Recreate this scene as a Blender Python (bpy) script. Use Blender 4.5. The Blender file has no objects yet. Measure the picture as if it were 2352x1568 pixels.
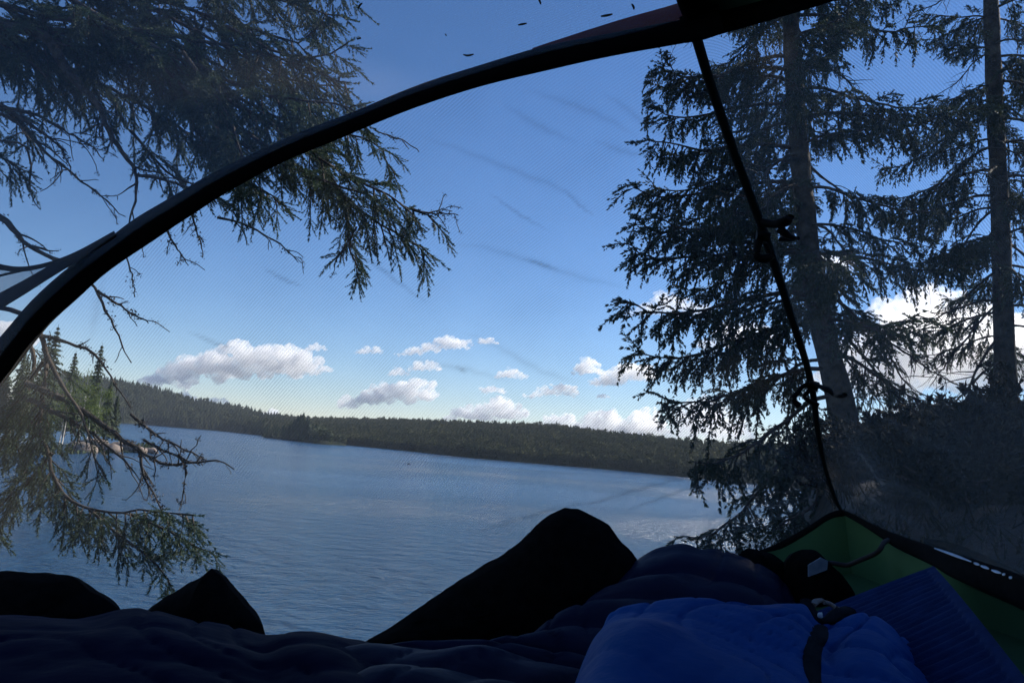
import bpy, math, random
import numpy as np
from mathutils import Vector, Matrix, noise as mnoise
from mathutils.bvhtree import BVHTree

SC = bpy.context.scene
COL = SC.collection
RNG = np.random.default_rng(11)
random.seed(11)
R = math.radians

# ------------------------------------------------------------------ camera
FPX, CX, CY = 1792.0, 1176.0, 784.0          # pixels of a 2352 x 1568 view of the photograph
CAM = np.array((0.0, 0.0, 0.42))
PITCH, ROLL = R(7.65), R(4.28)
_f = np.array((0, math.cos(PITCH), math.sin(PITCH)))
_r0 = np.array((1.0, 0, 0))
_u0 = np.array((0, -math.sin(PITCH), math.cos(PITCH)))
_r = math.cos(ROLL) * _r0 + math.sin(ROLL) * _u0
_u = -math.sin(ROLL) * _r0 + math.cos(ROLL) * _u0


def ray(u, v):
    return _f + _r * ((u - CX) / FPX) - _u * ((v - CY) / FPX)


def P(u, v, y):
    d = ray(u, v)
    return CAM + d * (y / d[1])


LAKE_Z = -8.0


def onlake(u, v, dz=0.0):
    d = ray(u, v)
    return CAM + d * ((LAKE_Z + dz - CAM[2]) / d[2])


cam_d = bpy.data.cameras.new('camera')
cam = bpy.data.objects.new('camera', cam_d)
COL.objects.link(cam)
cam_d.sensor_width = 36.0
cam_d.lens = FPX / 2352.0 * 36.0
cam_d.clip_start = 0.02
cam_d.clip_end = 20000
m = Matrix.Identity(4)
for i in range(3):
    m[i][0], m[i][1], m[i][2], m[i][3] = _r[i], _u[i], -_f[i], CAM[i]
cam.matrix_world = m
SC.camera = cam

# ------------------------------------------------------------------ helpers
WL = {}


def tag(o, label=None, cat=None, group=None, kind=None):
    if label: o['label'] = label
    if cat: o['category'] = cat
    if group: o['group'] = group
    if kind: o['kind'] = kind
    return o


def thing(name, loc, label, cat, group=None):
    o = bpy.data.objects.new(name, None)
    COL.objects.link(o)
    o.empty_display_size = 0.2
    o.location = tuple(loc)
    WL[o.name] = np.array(loc, float)
    return tag(o, label, cat, group)


class MB:
    """collects vertices and faces, then links them as ONE mesh object"""
    def __init__(self):
        self.v, self.f, self.n = [], [], 0
        self.uv = None

    def add(self, verts, faces):
        verts = np.asarray(verts, float).reshape(-1, 3)
        self.v.append(verts)
        for fa in (faces if isinstance(faces, list) else [faces]):
            self.f.append(np.asarray(fa, np.int64) + self.n)
        self.n += len(verts)

    def grid(self, pts, closed_u=False, closed_v=False):
        pts = np.asarray(pts, float)
        a, b = pts.shape[:2]
        idx = np.arange(a * b).reshape(a, b)
        if closed_u: idx = np.vstack([idx, idx[:1]])
        if closed_v: idx = np.hstack([idx, idx[:, :1]])
        q = np.stack([idx[:-1, :-1], idx[1:, :-1], idx[1:, 1:], idx[:-1, 1:]], -1).reshape(-1, 4)
        self.add(pts.reshape(-1, 3), q)

    def tube(self, pts, rad, sides=6, cap=True, flat=None, wdir=None):
        pts = np.asarray(pts, float)
        n = len(pts)
        rad = np.broadcast_to(np.asarray(rad, float), (n,))
        t = np.gradient(pts, axis=0)
        t /= np.linalg.norm(t, axis=1)[:, None] + 1e-12
        if wdir is None:
            ref = np.array((0.0, 0, 1)) if abs(t[:, 2]).mean() < 0.85 else np.array((1.0, 0, 0))
            a = np.cross(t, ref)
        else:
            a = np.asarray(wdir, float)
            a = a - (a * t).sum(1)[:, None] * t
        a /= np.linalg.norm(a, axis=1)[:, None] + 1e-12
        b = np.cross(t, a)
        ang = np.linspace(0, 2 * np.pi, sides, endpoint=False)
        ca, sa = np.cos(ang), np.sin(ang)
        fl = 1.0 if flat is None else flat
        ring = pts[:, None, :] + rad[:, None, None] * (a[:, None, :] * ca[None, :, None] + fl * b[:, None, :] * sa[None, :, None])
        self.grid(ring, closed_v=True)
        if cap:
            base = self.n - n * sides
            self.f.append(np.array([list(range(base, base + sides))[::-1]]))
            self.f.append(np.array([list(range(base + (n - 1) * sides, base + n * sides))]))

    def mesh(self, name, origin=(0, 0, 0), smooth=True):
        me = bpy.data.meshes.new(name)
        v = np.concatenate(self.v) - np.asarray(origin, float)
        me.vertices.add(len(v))
        me.vertices.foreach_set('co', v.astype(np.float32).ravel())
        loops = np.concatenate([a.ravel() for a in self.f])
        tot = np.concatenate([np.full(len(a), a.shape[1]) for a in self.f])
        start = np.concatenate([[0], np.cumsum(tot)[:-1]])
        me.loops.add(len(loops))
        me.loops.foreach_set('vertex_index', loops.astype(np.int32))
        me.polygons.add(len(tot))
        me.polygons.foreach_set('loop_start', start.astype(np.int32))
        me.polygons.foreach_set('use_smooth', np.full(len(tot), smooth))
        if self.uv is not None:
            uvl = me.uv_layers.new(name='UVMap')
            uvl.data.foreach_set('uv', self.uv[loops].astype(np.float32).ravel())
        me.update(calc_edges=True)
        return me

    def build(self, name, mat, parent=None, smooth=True, loc=None):
        """vertices are in world coordinates; the object sits at its parent's base (or loc)"""
        org = WL[parent.name] if parent is not None else np.asarray(loc if loc is not None else (0, 0, 0), float)
        me = self.mesh(name, org, smooth)
        o = bpy.data.objects.new(name, me)
        me.materials.append(mat)
        COL.objects.link(o)
        if parent is not None:
            o.parent = parent
        else:
            o.location = tuple(org)
        WL[o.name] = org
        return o


def resample(pts, n):
    pts = np.asarray(pts, float)
    d = np.concatenate([[0], np.cumsum(np.linalg.norm(np.diff(pts, axis=0), axis=1))])
    s = np.linspace(0, d[-1], n)
    return np.stack([np.interp(s, d, pts[:, k]) for k in range(pts.shape[1])], 1)


def catmull(pts, n):
    """smooth curve through pts, n samples evenly over arc length"""
    pts = np.asarray(pts, float)
    p = np.vstack([2 * pts[0] - pts[1], pts, 2 * pts[-1] - pts[-2]])
    out = []
    for i in range(1, len(p) - 2):
        t = np.linspace(0, 1, 12, endpoint=False)[:, None]
        a, b, c, d = p[i - 1], p[i], p[i + 1], p[i + 2]
        out.append(0.5 * (2 * b + (c - a) * t + (2 * a - 5 * b + 4 * c - d) * t ** 2 + (3 * b - a - 3 * c + d) * t ** 3))
    out.append(pts[-1:])
    return resample(np.vstack(out), n)


def nz(p, s, seed=0.0):
    return mnoise.noise(Vector((p[0] * s + seed, p[1] * s - seed * 0.7, p[2] * s + seed * 1.3)))


def fbm(p, s, seed=0.0, oct=4):
    a, r = 1.0, 0.0
    for k in range(oct):
        r += a * nz(p, s * 2 ** k, seed + k * 3.1)
        a *= 0.5
    return r


# ------------------------------------------------------------------ materials
def new_mat(name):
    mt = bpy.data.materials.new(name)
    mt.use_nodes = True
    nt = mt.node_tree
    nt.nodes.clear()
    out = nt.nodes.new('ShaderNodeOutputMaterial')
    return mt, nt, out


def plain(name, c1, c2, scale=8.0, rough=0.8, bump=0.0, bscale=None, detail=6, spec=0.3, coat=0.0, trans=0.0, sheen=0.0):
    """a noise-mottled principled surface"""
    mt, nt, out = new_mat(name)
    N, L = nt.nodes, nt.links
    p = N.new('ShaderNodeBsdfPrincipled')
    tc = N.new('ShaderNodeTexCoord')
    no = N.new('ShaderNodeTexNoise')
    no.inputs['Scale'].default_value = scale
    no.inputs['Detail'].default_value = detail
    L.new(tc.outputs['Object'], no.inputs['Vector'])
    rp = N.new('ShaderNodeValToRGB')
    rp.color_ramp.elements[0].position = 0.35
    rp.color_ramp.elements[1].position = 0.65
    rp.color_ramp.elements[0].color = (*c1, 1)
    rp.color_ramp.elements[1].color = (*c2, 1)
    L.new(no.outputs['Fac'], rp.inputs['Fac'])
    L.new(rp.outputs['Color'], p.inputs['Base Color'])
    p.inputs['Roughness'].default_value = rough
    p.inputs['Specular IOR Level'].default_value = spec
    if sheen:
        p.inputs['Sheen Weight'].default_value = sheen
    if bump:
        b = N.new('ShaderNodeBump')
        b.inputs['Strength'].default_value = bump
        b.inputs['Distance'].default_value = 0.01
        n2 = N.new('ShaderNodeTexNoise')
        n2.inputs['Scale'].default_value = bscale or scale * 4
        n2.inputs['Detail'].default_value = 8
        L.new(tc.outputs['Object'], n2.inputs['Vector'])
        L.new(n2.outputs['Fac'], b.inputs['Height'])
        L.new(b.outputs['Normal'], p.inputs['Normal'])
    sh = p
    if trans:
        tr = N.new('ShaderNodeBsdfTranslucent')
        L.new(rp.outputs['Color'], tr.inputs['Color'])
        mx = N.new('ShaderNodeMixShader')
        mx.inputs['Fac'].default_value = trans
        L.new(p.outputs[0], mx.inputs[1])
        L.new(tr.outputs[0], mx.inputs[2])
        sh = mx
    L.new(sh.outputs[0], out.inputs['Surface'])
    return mt


def netting(name, cover, stripe, period, angle, col=(0.10, 0.10, 0.10), grain=0.06):
    """see-through insect mesh: threads over clear gaps, in the panel's own UV metres"""
    mt, nt, out = new_mat(name)
    N, L = nt.nodes, nt.links
    tc = N.new('ShaderNodeTexCoord')
    mp = N.new('ShaderNodeMapping')
    mp.inputs['Rotation'].default_value = (0, 0, angle)
    L.new(tc.outputs['UV'], mp.inputs['Vector'])
    wv = N.new('ShaderNodeTexWave')
    wv.inputs['Scale'].default_value = 1.0 / period * (2 * math.pi) / 20.0
    wv.inputs['Distortion'].default_value = 2.4
    wv.inputs['Detail'].default_value = 1.0
    wv.inputs['Detail Scale'].default_value = 0.08
    L.new(mp.outputs['Vector'], wv.inputs['Vector'])
    ns = N.new('ShaderNodeTexNoise')
    ns.inputs['Scale'].default_value = 5.0
    ns.inputs['Detail'].default_value = 4
    L.new(tc.outputs['UV'], ns.inputs['Vector'])
    fine = N.new('ShaderNodeTexNoise')
    fine.inputs['Scale'].default_value = 420.0
    fine.inputs['Detail'].default_value = 1
    L.new(tc.outputs['UV'], fine.inputs['Vector'])

    def math_(op, a, b):
        n = N.new('ShaderNodeMath')
        n.operation = op
        for i, x in enumerate((a, b)):
            if isinstance(x, (int, float)): n.inputs[i].default_value = x
            else: L.new(x, n.inputs[i])
        return n.outputs[0]
    patch = math_('MULTIPLY', math_('POWER', ns.outputs['Fac'], 2.0), 3.6)
    s = math_('MULTIPLY', math_('MULTIPLY', wv.outputs['Fac'], stripe), patch)
    g = math_('MULTIPLY', math_('SUBTRACT', fine.outputs['Fac'], 0.5), grain * 2)
    at = N.new('ShaderNodeAttribute')
    at.attribute_name = 'fold'                         # where the netting is gathered, threads lie closer
    fac = math_('ADD', math_('ADD', math_('ADD', s, g), cover), math_('MULTIPLY', at.outputs['Fac'], 0.5))
    di = N.new('ShaderNodeBsdfDiffuse')
    di.inputs['Color'].default_value = (*col, 1)
    tl = N.new('ShaderNodeBsdfTranslucent')
    tl.inputs['Color'].default_value = (*col, 1)
    a = N.new('ShaderNodeMixShader')
    a.inputs['Fac'].default_value = 0.5
    L.new(di.outputs[0], a.inputs[1])
    L.new(tl.outputs[0], a.inputs[2])
    tp = N.new('ShaderNodeBsdfTransparent')
    mx = N.new('ShaderNodeMixShader')
    L.new(fac, mx.inputs['Fac'])
    L.new(tp.outputs[0], mx.inputs[1])
    L.new(a.outputs[0], mx.inputs[2])
    L.new(mx.outputs[0], out.inputs['Surface'])
    return mt


M = {}
M['needle'] = plain('spruce needles', (0.016, 0.036, 0.022), (0.050, 0.080, 0.040), 3.0, 0.6, trans=0.25)
M['needle_far'] = plain('far spruce needles', (0.020, 0.036, 0.024), (0.050, 0.068, 0.036), 3.0, 0.7, trans=0.25)
M['bark'] = plain('spruce bark', (0.020, 0.016, 0.014), (0.075, 0.062, 0.052), 9, 0.9, 1.0, 30)
M['deadwood'] = plain('dead lichened wood', (0.026, 0.022, 0.019), (0.07, 0.062, 0.055), 30, 0.9, 0.5, 90)
M['lichen'] = plain('beard lichen', (0.07, 0.08, 0.065), (0.14, 0.15, 0.12), 20, 0.95)
M['birch_leaf'] = plain('birch leaves', (0.075, 0.115, 0.022), (0.13, 0.17, 0.035), 0.5, 0.6, trans=0.4)
M['olive'] = plain('olive leaves', (0.035, 0.05, 0.022), (0.075, 0.09, 0.04), 2.0, 0.8, trans=0.2)
M['birch_bark'] = plain('birch bark', (0.25, 0.24, 0.22), (0.55, 0.53, 0.5), 2, 0.8)
M['conifer'] = plain('shore conifers', (0.022, 0.036, 0.020), (0.050, 0.070, 0.030), 0.25, 0.8, trans=0.2)
M['forest'] = plain('wooded hillside', (0.034, 0.044, 0.024), (0.075, 0.080, 0.038), 0.03, 0.9, trans=0.15, spec=0.05)
M['hill'] = plain('hill floor', (0.014, 0.020, 0.013), (0.024, 0.03, 0.018), 0.05, 0.95, spec=0.05)
M['rock'] = plain('lichen rock', (0.16, 0.14, 0.12), (0.34, 0.31, 0.28), 2.5, 0.9, 0.6, 12)
M['shore_rock'] = plain('shore rock', (0.10, 0.085, 0.07), (0.26, 0.21, 0.18), 0.9, 0.9, 0.5, 3)
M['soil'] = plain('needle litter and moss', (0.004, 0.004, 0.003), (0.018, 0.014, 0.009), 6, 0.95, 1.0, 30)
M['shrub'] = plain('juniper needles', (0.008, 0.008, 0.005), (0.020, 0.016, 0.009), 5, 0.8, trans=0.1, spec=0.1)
M['net_front'] = netting('front netting', 0.07, 0.125, 0.0056, R(-52), col=(0.30, 0.30, 0.30))
M['net_side'] = netting('side netting', 0.11, 0.17, 0.0048, R(8), col=(0.46, 0.44, 0.40))
M['net_top'] = netting('top netting', 0.22, 0.05, 0.0040, R(40), col=(0.42, 0.43, 0.45), grain=0.10)
M['net_double'] = netting('doubled netting', 0.45, 0.15, 0.003, R(85), col=(0.16, 0.16, 0.17))
M['sleeve'] = plain('black pole sleeve nylon', (0.0025, 0.0025, 0.003), (0.004, 0.004, 0.005), 60, 1.0, 0.15, 600, spec=0.05)
M['binding'] = plain('dark binding tape', (0.006, 0.0055, 0.0055), (0.01, 0.009, 0.009), 80, 0.9, 0.2, 700, spec=0.1)
M['flap'] = plain('dark red fabric', (0.060, 0.010, 0.010), (0.085, 0.014, 0.012), 9, 0.9, spec=0.05)
M['plastic'] = plain('black plastic', (0.002, 0.002, 0.002), (0.003, 0.003, 0.003), 40, 0.6, spec=0.08)
M['pole'] = plain('dark green seam tape', (0.003, 0.005, 0.005), (0.006, 0.009, 0.008), 40, 0.8, 0.1, 500, spec=0.12)
M['canopy'] = plain('green canopy fabric', (0.02, 0.05, 0.025), (0.026, 0.06, 0.03), 6, 0.8)
M['floor'] = plain('green coated nylon', (0.068, 0.142, 0.058), (0.085, 0.17, 0.070), 5, 0.7, 0.12, 300, spec=0.1, trans=0.15)
M['zip'] = plain('bright glint dashes', (0.45, 0.46, 0.50), (0.60, 0.60, 0.63), 60, 0.35, spec=0.6)  # pale metal for the dashes that imitate the sky glint
for nd_ in M['zip'].node_tree.nodes:
    if nd_.type == 'BSDF_PRINCIPLED': nd_.inputs['Metallic'].default_value = 1.0
M['navy'] = plain('navy nylon', (0.0012, 0.0024, 0.017), (0.002, 0.0034, 0.024), 4, 0.75, 0.2, 30, spec=0.05)
M['navy2'] = plain('dusky navy nylon', (0.0026, 0.0040, 0.020), (0.004, 0.0058, 0.028), 4, 0.6, 0.2, 30, spec=0.10)
M['blue'] = plain('bright blue nylon', (0.001, 0.044, 0.185), (0.0015, 0.056, 0.235), 4, 0.6, 0.25, 50, spec=0.08)
M['black_cloth'] = plain('black cordura', (0.0025, 0.0024, 0.0024), (0.005, 0.0048, 0.0046), 50, 0.95, 0.3, 400, spec=0.04)
M['mat'] = plain('blue foam mat', (0.008, 0.022, 0.08), (0.012, 0.032, 0.11), 30, 0.85, 0.2, 300, spec=0.1)
M['strap'] = plain('dark webbing', (0.005, 0.006, 0.009), (0.009, 0.011, 0.015), 200, 0.9, spec=0.1)
M['tan'] = plain('tan leather', (0.14, 0.11, 0.10), (0.2, 0.16, 0.14), 80, 0.6)
M['paper'] = plain('pale label', (0.10, 0.13, 0.18), (0.16, 0.19, 0.24), 40, 0.7)
M['metal'] = plain('bright metal', (0.6, 0.6, 0.6), (0.7, 0.7, 0.7), 40, 0.25)
M['cord'] = plain('black cord', (0.012, 0.010, 0.010), (0.03, 0.02, 0.018), 300, 0.7)
M['dry_needle'] = plain('fallen needles', (0.010, 0.012, 0.010), (0.02, 0.02, 0.016), 300, 0.8)

# ------------------------------------------------------------------ sky, sun
SUN_EL, SUN_AZ = R(38), R(62)                # azimuth measured from +Y towards +X
w = bpy.data.worlds.new('World')
SC.world = w
w.use_nodes = True
nt = w.node_tree
bg = nt.nodes['Background']
sky = nt.nodes.new('ShaderNodeTexSky')
sky.sky_type = 'NISHITA'
sky.sun_disc = False
sky.sun_elevation = SUN_EL
sky.sun_rotation = SUN_AZ
sky.altitude = 300
sky.air_density = 1.0
sky.dust_density = 0.0
sky.ozone_density = 4.5
hs = nt.nodes.new('ShaderNodeHueSaturation')
hs.inputs['Saturation'].default_value = 1.12
nt.links.new(sky.outputs['Color'], hs.inputs['Color'])
tn = nt.nodes.new('ShaderNodeMix')                  # cool white balance of the evening sky
tn.data_type = 'RGBA'
tn.blend_type = 'MULTIPLY'
tn.inputs[0].default_value = 1.0
tn.inputs[7].default_value = (1.03, 1.0, 1.09, 1)
nt.links.new(hs.outputs['Color'], tn.inputs[6])
nt.links.new(tn.outputs[2], bg.inputs['Color'])
bg.inputs['Strength'].default_value = 0.08
sl = bpy.data.lights.new('sun', 'SUN')
sl.energy = 5.0
sl.angle = R(0.5)
sl.color = (1.0, 0.93, 0.82)
so = bpy.data.objects.new('sun', sl)
COL.objects.link(so)
sd = Vector((math.sin(SUN_AZ) * math.cos(SUN_EL), math.cos(SUN_AZ) * math.cos(SUN_EL), math.sin(SUN_EL)))
so.rotation_euler = sd.to_track_quat('Z', 'Y').to_euler()
so.location = (20, 10, 30)
vs = SC.view_settings
vs.view_transform = 'Standard'
vs.look = 'None'
vs.gamma = 1.0
vs.use_curve_mapping = False
vs.exposure = 0.68
SC.cycles.transparent_max_bounces = 24
SC.cycles.volume_bounces = 6
SC.cycles.diffuse_bounces = 3
SC.cycles.glossy_bounces = 2
SC.cycles.transmission_bounces = 4
SC.cycles.max_bounces = 8
SC.cycles.sample_clamp_indirect = 6.0
SC.cycles.use_adaptive_sampling = True
SC.cycles.adaptive_threshold = 0.03
SC.cycles.volume_step_rate = 2.5

# ------------------------------------------------------------------ lake
mt, nt, out = new_mat('wind-rippled lake water')
N, L = nt.nodes, nt.links
p = N.new('ShaderNodeBsdfPrincipled')
p.inputs['Base Color'].default_value = (0.014, 0.052, 0.112, 1)
p.inputs['Roughness'].default_value = 0.2
p.inputs['IOR'].default_value = 1.33
tc = N.new('ShaderNodeTexCoord')
mp = N.new('ShaderNodeMapping')
mp.inputs['Rotation'].default_value = (0, 0, R(-35))
mp.inputs['Scale'].default_value = (0.7, 1.0, 1.0)
L.new(tc.outputs['Object'], mp.inputs['Vector'])
n1 = N.new('ShaderNodeTexNoise')
n1.inputs['Scale'].default_value = 2.6
n1.inputs['Detail'].default_value = 5
n1.inputs['Roughness'].default_value = 0.6
L.new(mp.outputs['Vector'], n1.inputs['Vector'])
n2 = N.new('ShaderNodeTexNoise')
n2.inputs['Scale'].default_value = 0.62
n2.inputs['Detail'].default_value = 4
L.new(mp.outputs['Vector'], n2.inputs['Vector'])
n3 = N.new('ShaderNodeTexNoise')
n3.inputs['Scale'].default_value = 0.012
n3.inputs['Detail'].default_value = 3
L.new(mp.outputs['Vector'], n3.inputs['Vector'])
ad = N.new('ShaderNodeMath')
ad.operation = 'MULTIPLY_ADD'
L.new(n2.outputs['Fac'], ad.inputs[0])
ad.inputs[1].default_value = 2.3
L.new(n1.outputs['Fac'], ad.inputs[2])
st = N.new('ShaderNodeMapRange')
st.inputs['From Min'].default_value = 0.35
st.inputs['From Max'].default_value = 0.65
st.inputs['To Min'].default_value = 0.35
st.inputs['To Max'].default_value = 1.0
L.new(n3.outputs['Fac'], st.inputs['Value'])
b = N.new('ShaderNodeBump')
b.inputs['Distance'].default_value = 1.0
L.new(st.outputs['Result'], b.inputs['Strength'])
L.new(ad.outputs[0], b.inputs['Height'])
L.new(b.outputs['Normal'], p.inputs['Normal'])
L.new(p.outputs[0], out.inputs['Surface'])
M['water'] = mt
mb = MB()
xs = np.linspace(-3000, 3000, 13)
ys = np.linspace(-100, 5000, 11)
mb.grid(np.stack(np.meshgrid(xs, ys, [LAKE_Z], indexing='ij'), -1)[:, :, 0, :][:, ::-1])
tag(mb.build('lake', M['water']), kind='structure')

# ------------------------------------------------------------------ near bank (one sheet)


def bank_z(x, y):
    pl = 0.25 * np.clip(x, -1.6, 1.4) - 0.085 + 0.15 * np.clip(x - 1.4, 0, 5) + 0.06 * np.clip(x - 6.4, 0, 30)
    edge = 1.93 + np.maximum(0, x - 0.92) * 2.45
    d = np.maximum(0, y - edge)
    d = d + np.maximum(0, -1.7 - x) * 0.6
    return pl - 0.95 * d


mb = MB()
xs = np.concatenate([np.linspace(-60, -6, 14), np.linspace(-5.4, 9, 73), np.linspace(10, 70, 16)])
ys = np.concatenate([np.linspace(-40, -3, 8), np.linspace(-2, 16, 91), np.linspace(17, 120, 20)])
X, Y = np.meshgrid(xs, ys, indexing='ij')
Z = bank_z(X, Y)
for i in range(X.shape[0]):
    for j in range(X.shape[1]):
        inside = (-1.5 < X[i, j] < 1.1) and (-1.6 < Y[i, j] < 2.3)
        if not inside:
            q = (X[i, j], Y[i, j], 0)
            Z[i, j] += 0.10 * fbm(q, 0.9, 5) * min(1, max(0, X[i, j] - 0.9)) + 0.02 * nz(q, 4, 2)
Z = np.maximum(Z, LAKE_Z - 3)
mb.grid(np.stack([X, Y, Z], -1))
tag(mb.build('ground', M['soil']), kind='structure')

# ------------------------------------------------------------------ far shores


def hill(name, shore, ridge, back, mat, rows=14):
    """shore: list of pixels on the water line; ridge: list of (u, v, y) for bare ground tops"""
    s = resample(np.array([onlake(u, v, -0.15) for u, v in shore]), 60)
    t = resample(np.array([P(u, v, y) for u, v, y in ridge]), 60)
    k = np.linspace(0, 1, rows)[:, None, None]
    prof = k ** 0.8
    g = s[None] * (1 - k) + t[None] * k
    g[:, :, 2] = s[None, :, 2] * (1 - prof[:, :, 0]) + t[None, :, 2] * prof[:, :, 0]
    tail = t.copy()
    tail[:, :2] *= 1.0 + back
    tail[:, 2] = LAKE_Z
    g = np.concatenate([g, tail[None]])
    mb = MB()
    mb.grid(g)
    o = mb.build(name, mat)
    tag(o, kind='structure')
    return g


def conifer_template(seed, tiers=6, pts=8, slim=0.17):
    """unit-height spruce of ragged tiers"""
    r = np.random.default_rng(seed)
    V, F = [], []
    n = 0
    for k in range(tiers):
        z0 = 0.10 + 0.82 * k / tiers
        z1 = min(1.0, z0 + 0.30 * (1 - 0.3 * k / tiers) + 0.03)
        if k == tiers - 1: z1 = 1.0
        rad = slim * (1 - k / tiers) ** 0.8 * r.uniform(0.8, 1.2) + 0.015
        c = len(V)
        V.append((r.normal(0, .01), r.normal(0, .01), z1))
        ph = r.uniform(0, 6.28)
        for j in range(pts * 2):
            a = ph + j * math.pi / pts + r.normal(0, 0.08)
            rr = rad * (r.uniform(0.75, 1.25) if j % 2 == 0 else r.uniform(0.35, 0.6))
            zz = z0 + (r.uniform(-0.05, 0.01) if j % 2 == 0 else r.uniform(0.03, 0.07))
            V.append((rr * math.cos(a), rr * math.sin(a), zz))
        for j in range(pts * 2):
            F.append((c, c + 1 + j, c + 1 + (j + 1) % (pts * 2)))
    # trunk
    c = len(V)
    for z, rr in ((0, 0.012), (0.9, 0.004)):
        for j in range(4):
            V.append((rr * math.cos(j * 1.57), rr * math.sin(j * 1.57), z))
    Q = [(c + j, c + (j + 1) % 4, c + 4 + (j + 1) % 4, c + 4 + j) for j in range(4)]
    return np.array(V), np.array(F), np.array(Q)


def broad_template(seed, n=70):
    """unit-height rounded leafy tree"""
    r = np.random.default_rng(seed)
    V, F = [], []
    for i in range(n):
        d = r.normal(size=3); d /= np.linalg.norm(d)
        c = np.array((0, 0, 0.6)) + d * np.array((0.24, 0.24, 0.38)) * r.uniform(0.5, 1.0)
        a = r.normal(size=3); a /= np.linalg.norm(a)
        b = np.cross(a, r.normal(size=3)); b /= np.linalg.norm(b)
        s = r.uniform(0.05, 0.10)
        k = len(V)
        V += [c + a * s, c - a * s * 0.5 + b * s, c - a * s * 0.6 - b * s]
        F.append((k, k + 1, k + 2))
    c = len(V)
    for z, rr in ((0, 0.016), (0.7, 0.006)):
        for j in range(4):
            V.append((rr * math.cos(j * 1.57), rr * math.sin(j * 1.57), z))
    Q = [(c + j, c + (j + 1) % 4, c + 4 + (j + 1) % 4, c + 4 + j) for j in range(4)]
    return np.array(V), np.array(F), np.array(Q)


TPL = [conifer_template(s, 5 + s % 3, 6, 0.15 + 0.03 * (s % 3)) for s in range(5)]
BTPL = [broad_template(20 + s) for s in range(3)]


def forest(name, g, n, h0, h1, label, cat, broad=0.25, seed=3, dense_low=0.7, s_shore=None):
    """far wood on a hill grid, read as one mass"""
    r = np.random.default_rng(seed)
    rows, cols = g.shape[0] - 1, g.shape[1]
    mb = MB()
    for i in range(n):
        a = r.random() ** dense_low * (rows - 1)
        b = r.random() * (cols - 1.001)
        ai, bi = min(int(a), rows - 2), int(b)
        fa, fb = a - ai, b - bi
        p = (g[ai, bi] * (1 - fa) * (1 - fb) + g[ai + 1, bi] * fa * (1 - fb) + g[ai, bi + 1] * (1 - fa) * fb + g[ai + 1, bi + 1] * fa * fb)
        if i % 9 == 0: p = s_shore[i % len(s_shore)] * (1 + r.random() * .012) if s_shore is not None else p
        V, F, Q = (BTPL[r.integers(3)] if r.random() < broad else TPL[r.integers(5)])
        h = r.uniform(h0, h1) * r.choice([1, 1, 1, 1.25])
        wd = h * r.uniform(0.85, 1.3)
        an = r.uniform(0, 6.28)
        ca, sa = math.cos(an), math.sin(an)
        W = np.stack([(V[:, 0] * ca - V[:, 1] * sa) * wd, (V[:, 0] * sa + V[:, 1] * ca) * wd, V[:, 2] * h - 0.4], 1) + p
        mb.add(W, [F, Q])
    o = mb.build(name, M['forest'], smooth=False)
    return tag(o, label, cat, kind='stuff')


shore_r = [(700, 1013), (798, 1022), (950, 1037), (1088, 1052), (1250, 1066), (1395, 1078), (1560, 1094), (1760, 1114), (2050, 1146), (2500, 1196)]
ridge_r = [(560, 962, 1500), (746, 967, 1250), (951, 972, 1050), (1088, 980, 950), (1259, 985, 850), (1327, 996, 800),
           (1430, 1010, 720), (1550, 1025, 640), (1760, 1040, 560), (2050, 1062, 450), (2500, 1100, 350)]
g_r = hill('hill', shore_r, ridge_r, 0.25, M['hill'])
forest('far_forest', g_r, 15000, 4.5, 8.5, 'dark mixed forest covering the low hill across the lake, right of the island', 'forest', 0.55, 3, .8, resample(g_r[0], 700))
shore_l = [(140, 967), (240, 970), (328, 975), (420, 983), (523, 991), (600, 1000), (680, 1006)]
ridge_l = [(120, 872, 1250), (266, 889, 1350), (342, 902, 1450), (424, 923, 1500), (492, 941, 1500), (553, 950, 1500), (608, 965, 1500), (700, 978, 1500)]
g_l = hill('hill', shore_l, ridge_l, 0.25, M['hill'])
forest('bay_forest', g_l, 4200, 11, 18, 'dark conifer forest sloping down to the far bay, left of the island', 'forest', 0.12, 4, .7, resample(g_l[0], 300))

# island
isl_c = [(605, 1005), (680, 1013), (740, 1021), (795, 1024)]
front = np.array([onlake(u, v, -0.2) for u, v in isl_c])
front = resample(front, 24)
mid = front * np.array((1.06, 1.06, 1)) + np.array((0, 0, 2.6))
mid[0, 2] = mid[-1, 2] = LAKE_Z + 0.3
back = front * np.array((1.14, 1.14, 1))
mb = MB()
k1 = front * 0.5 + mid * 0.5 + np.array((0, 0, 0.5))
mb.grid(np.stack([front, k1, mid, back]))
tag(mb.build('island', M['hill']), kind='structure')


def solid_tree(name, V, F, Q, h, wd, p, mat, label, cat, group, trunk_mat=None, an=0.0):
    pass


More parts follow.
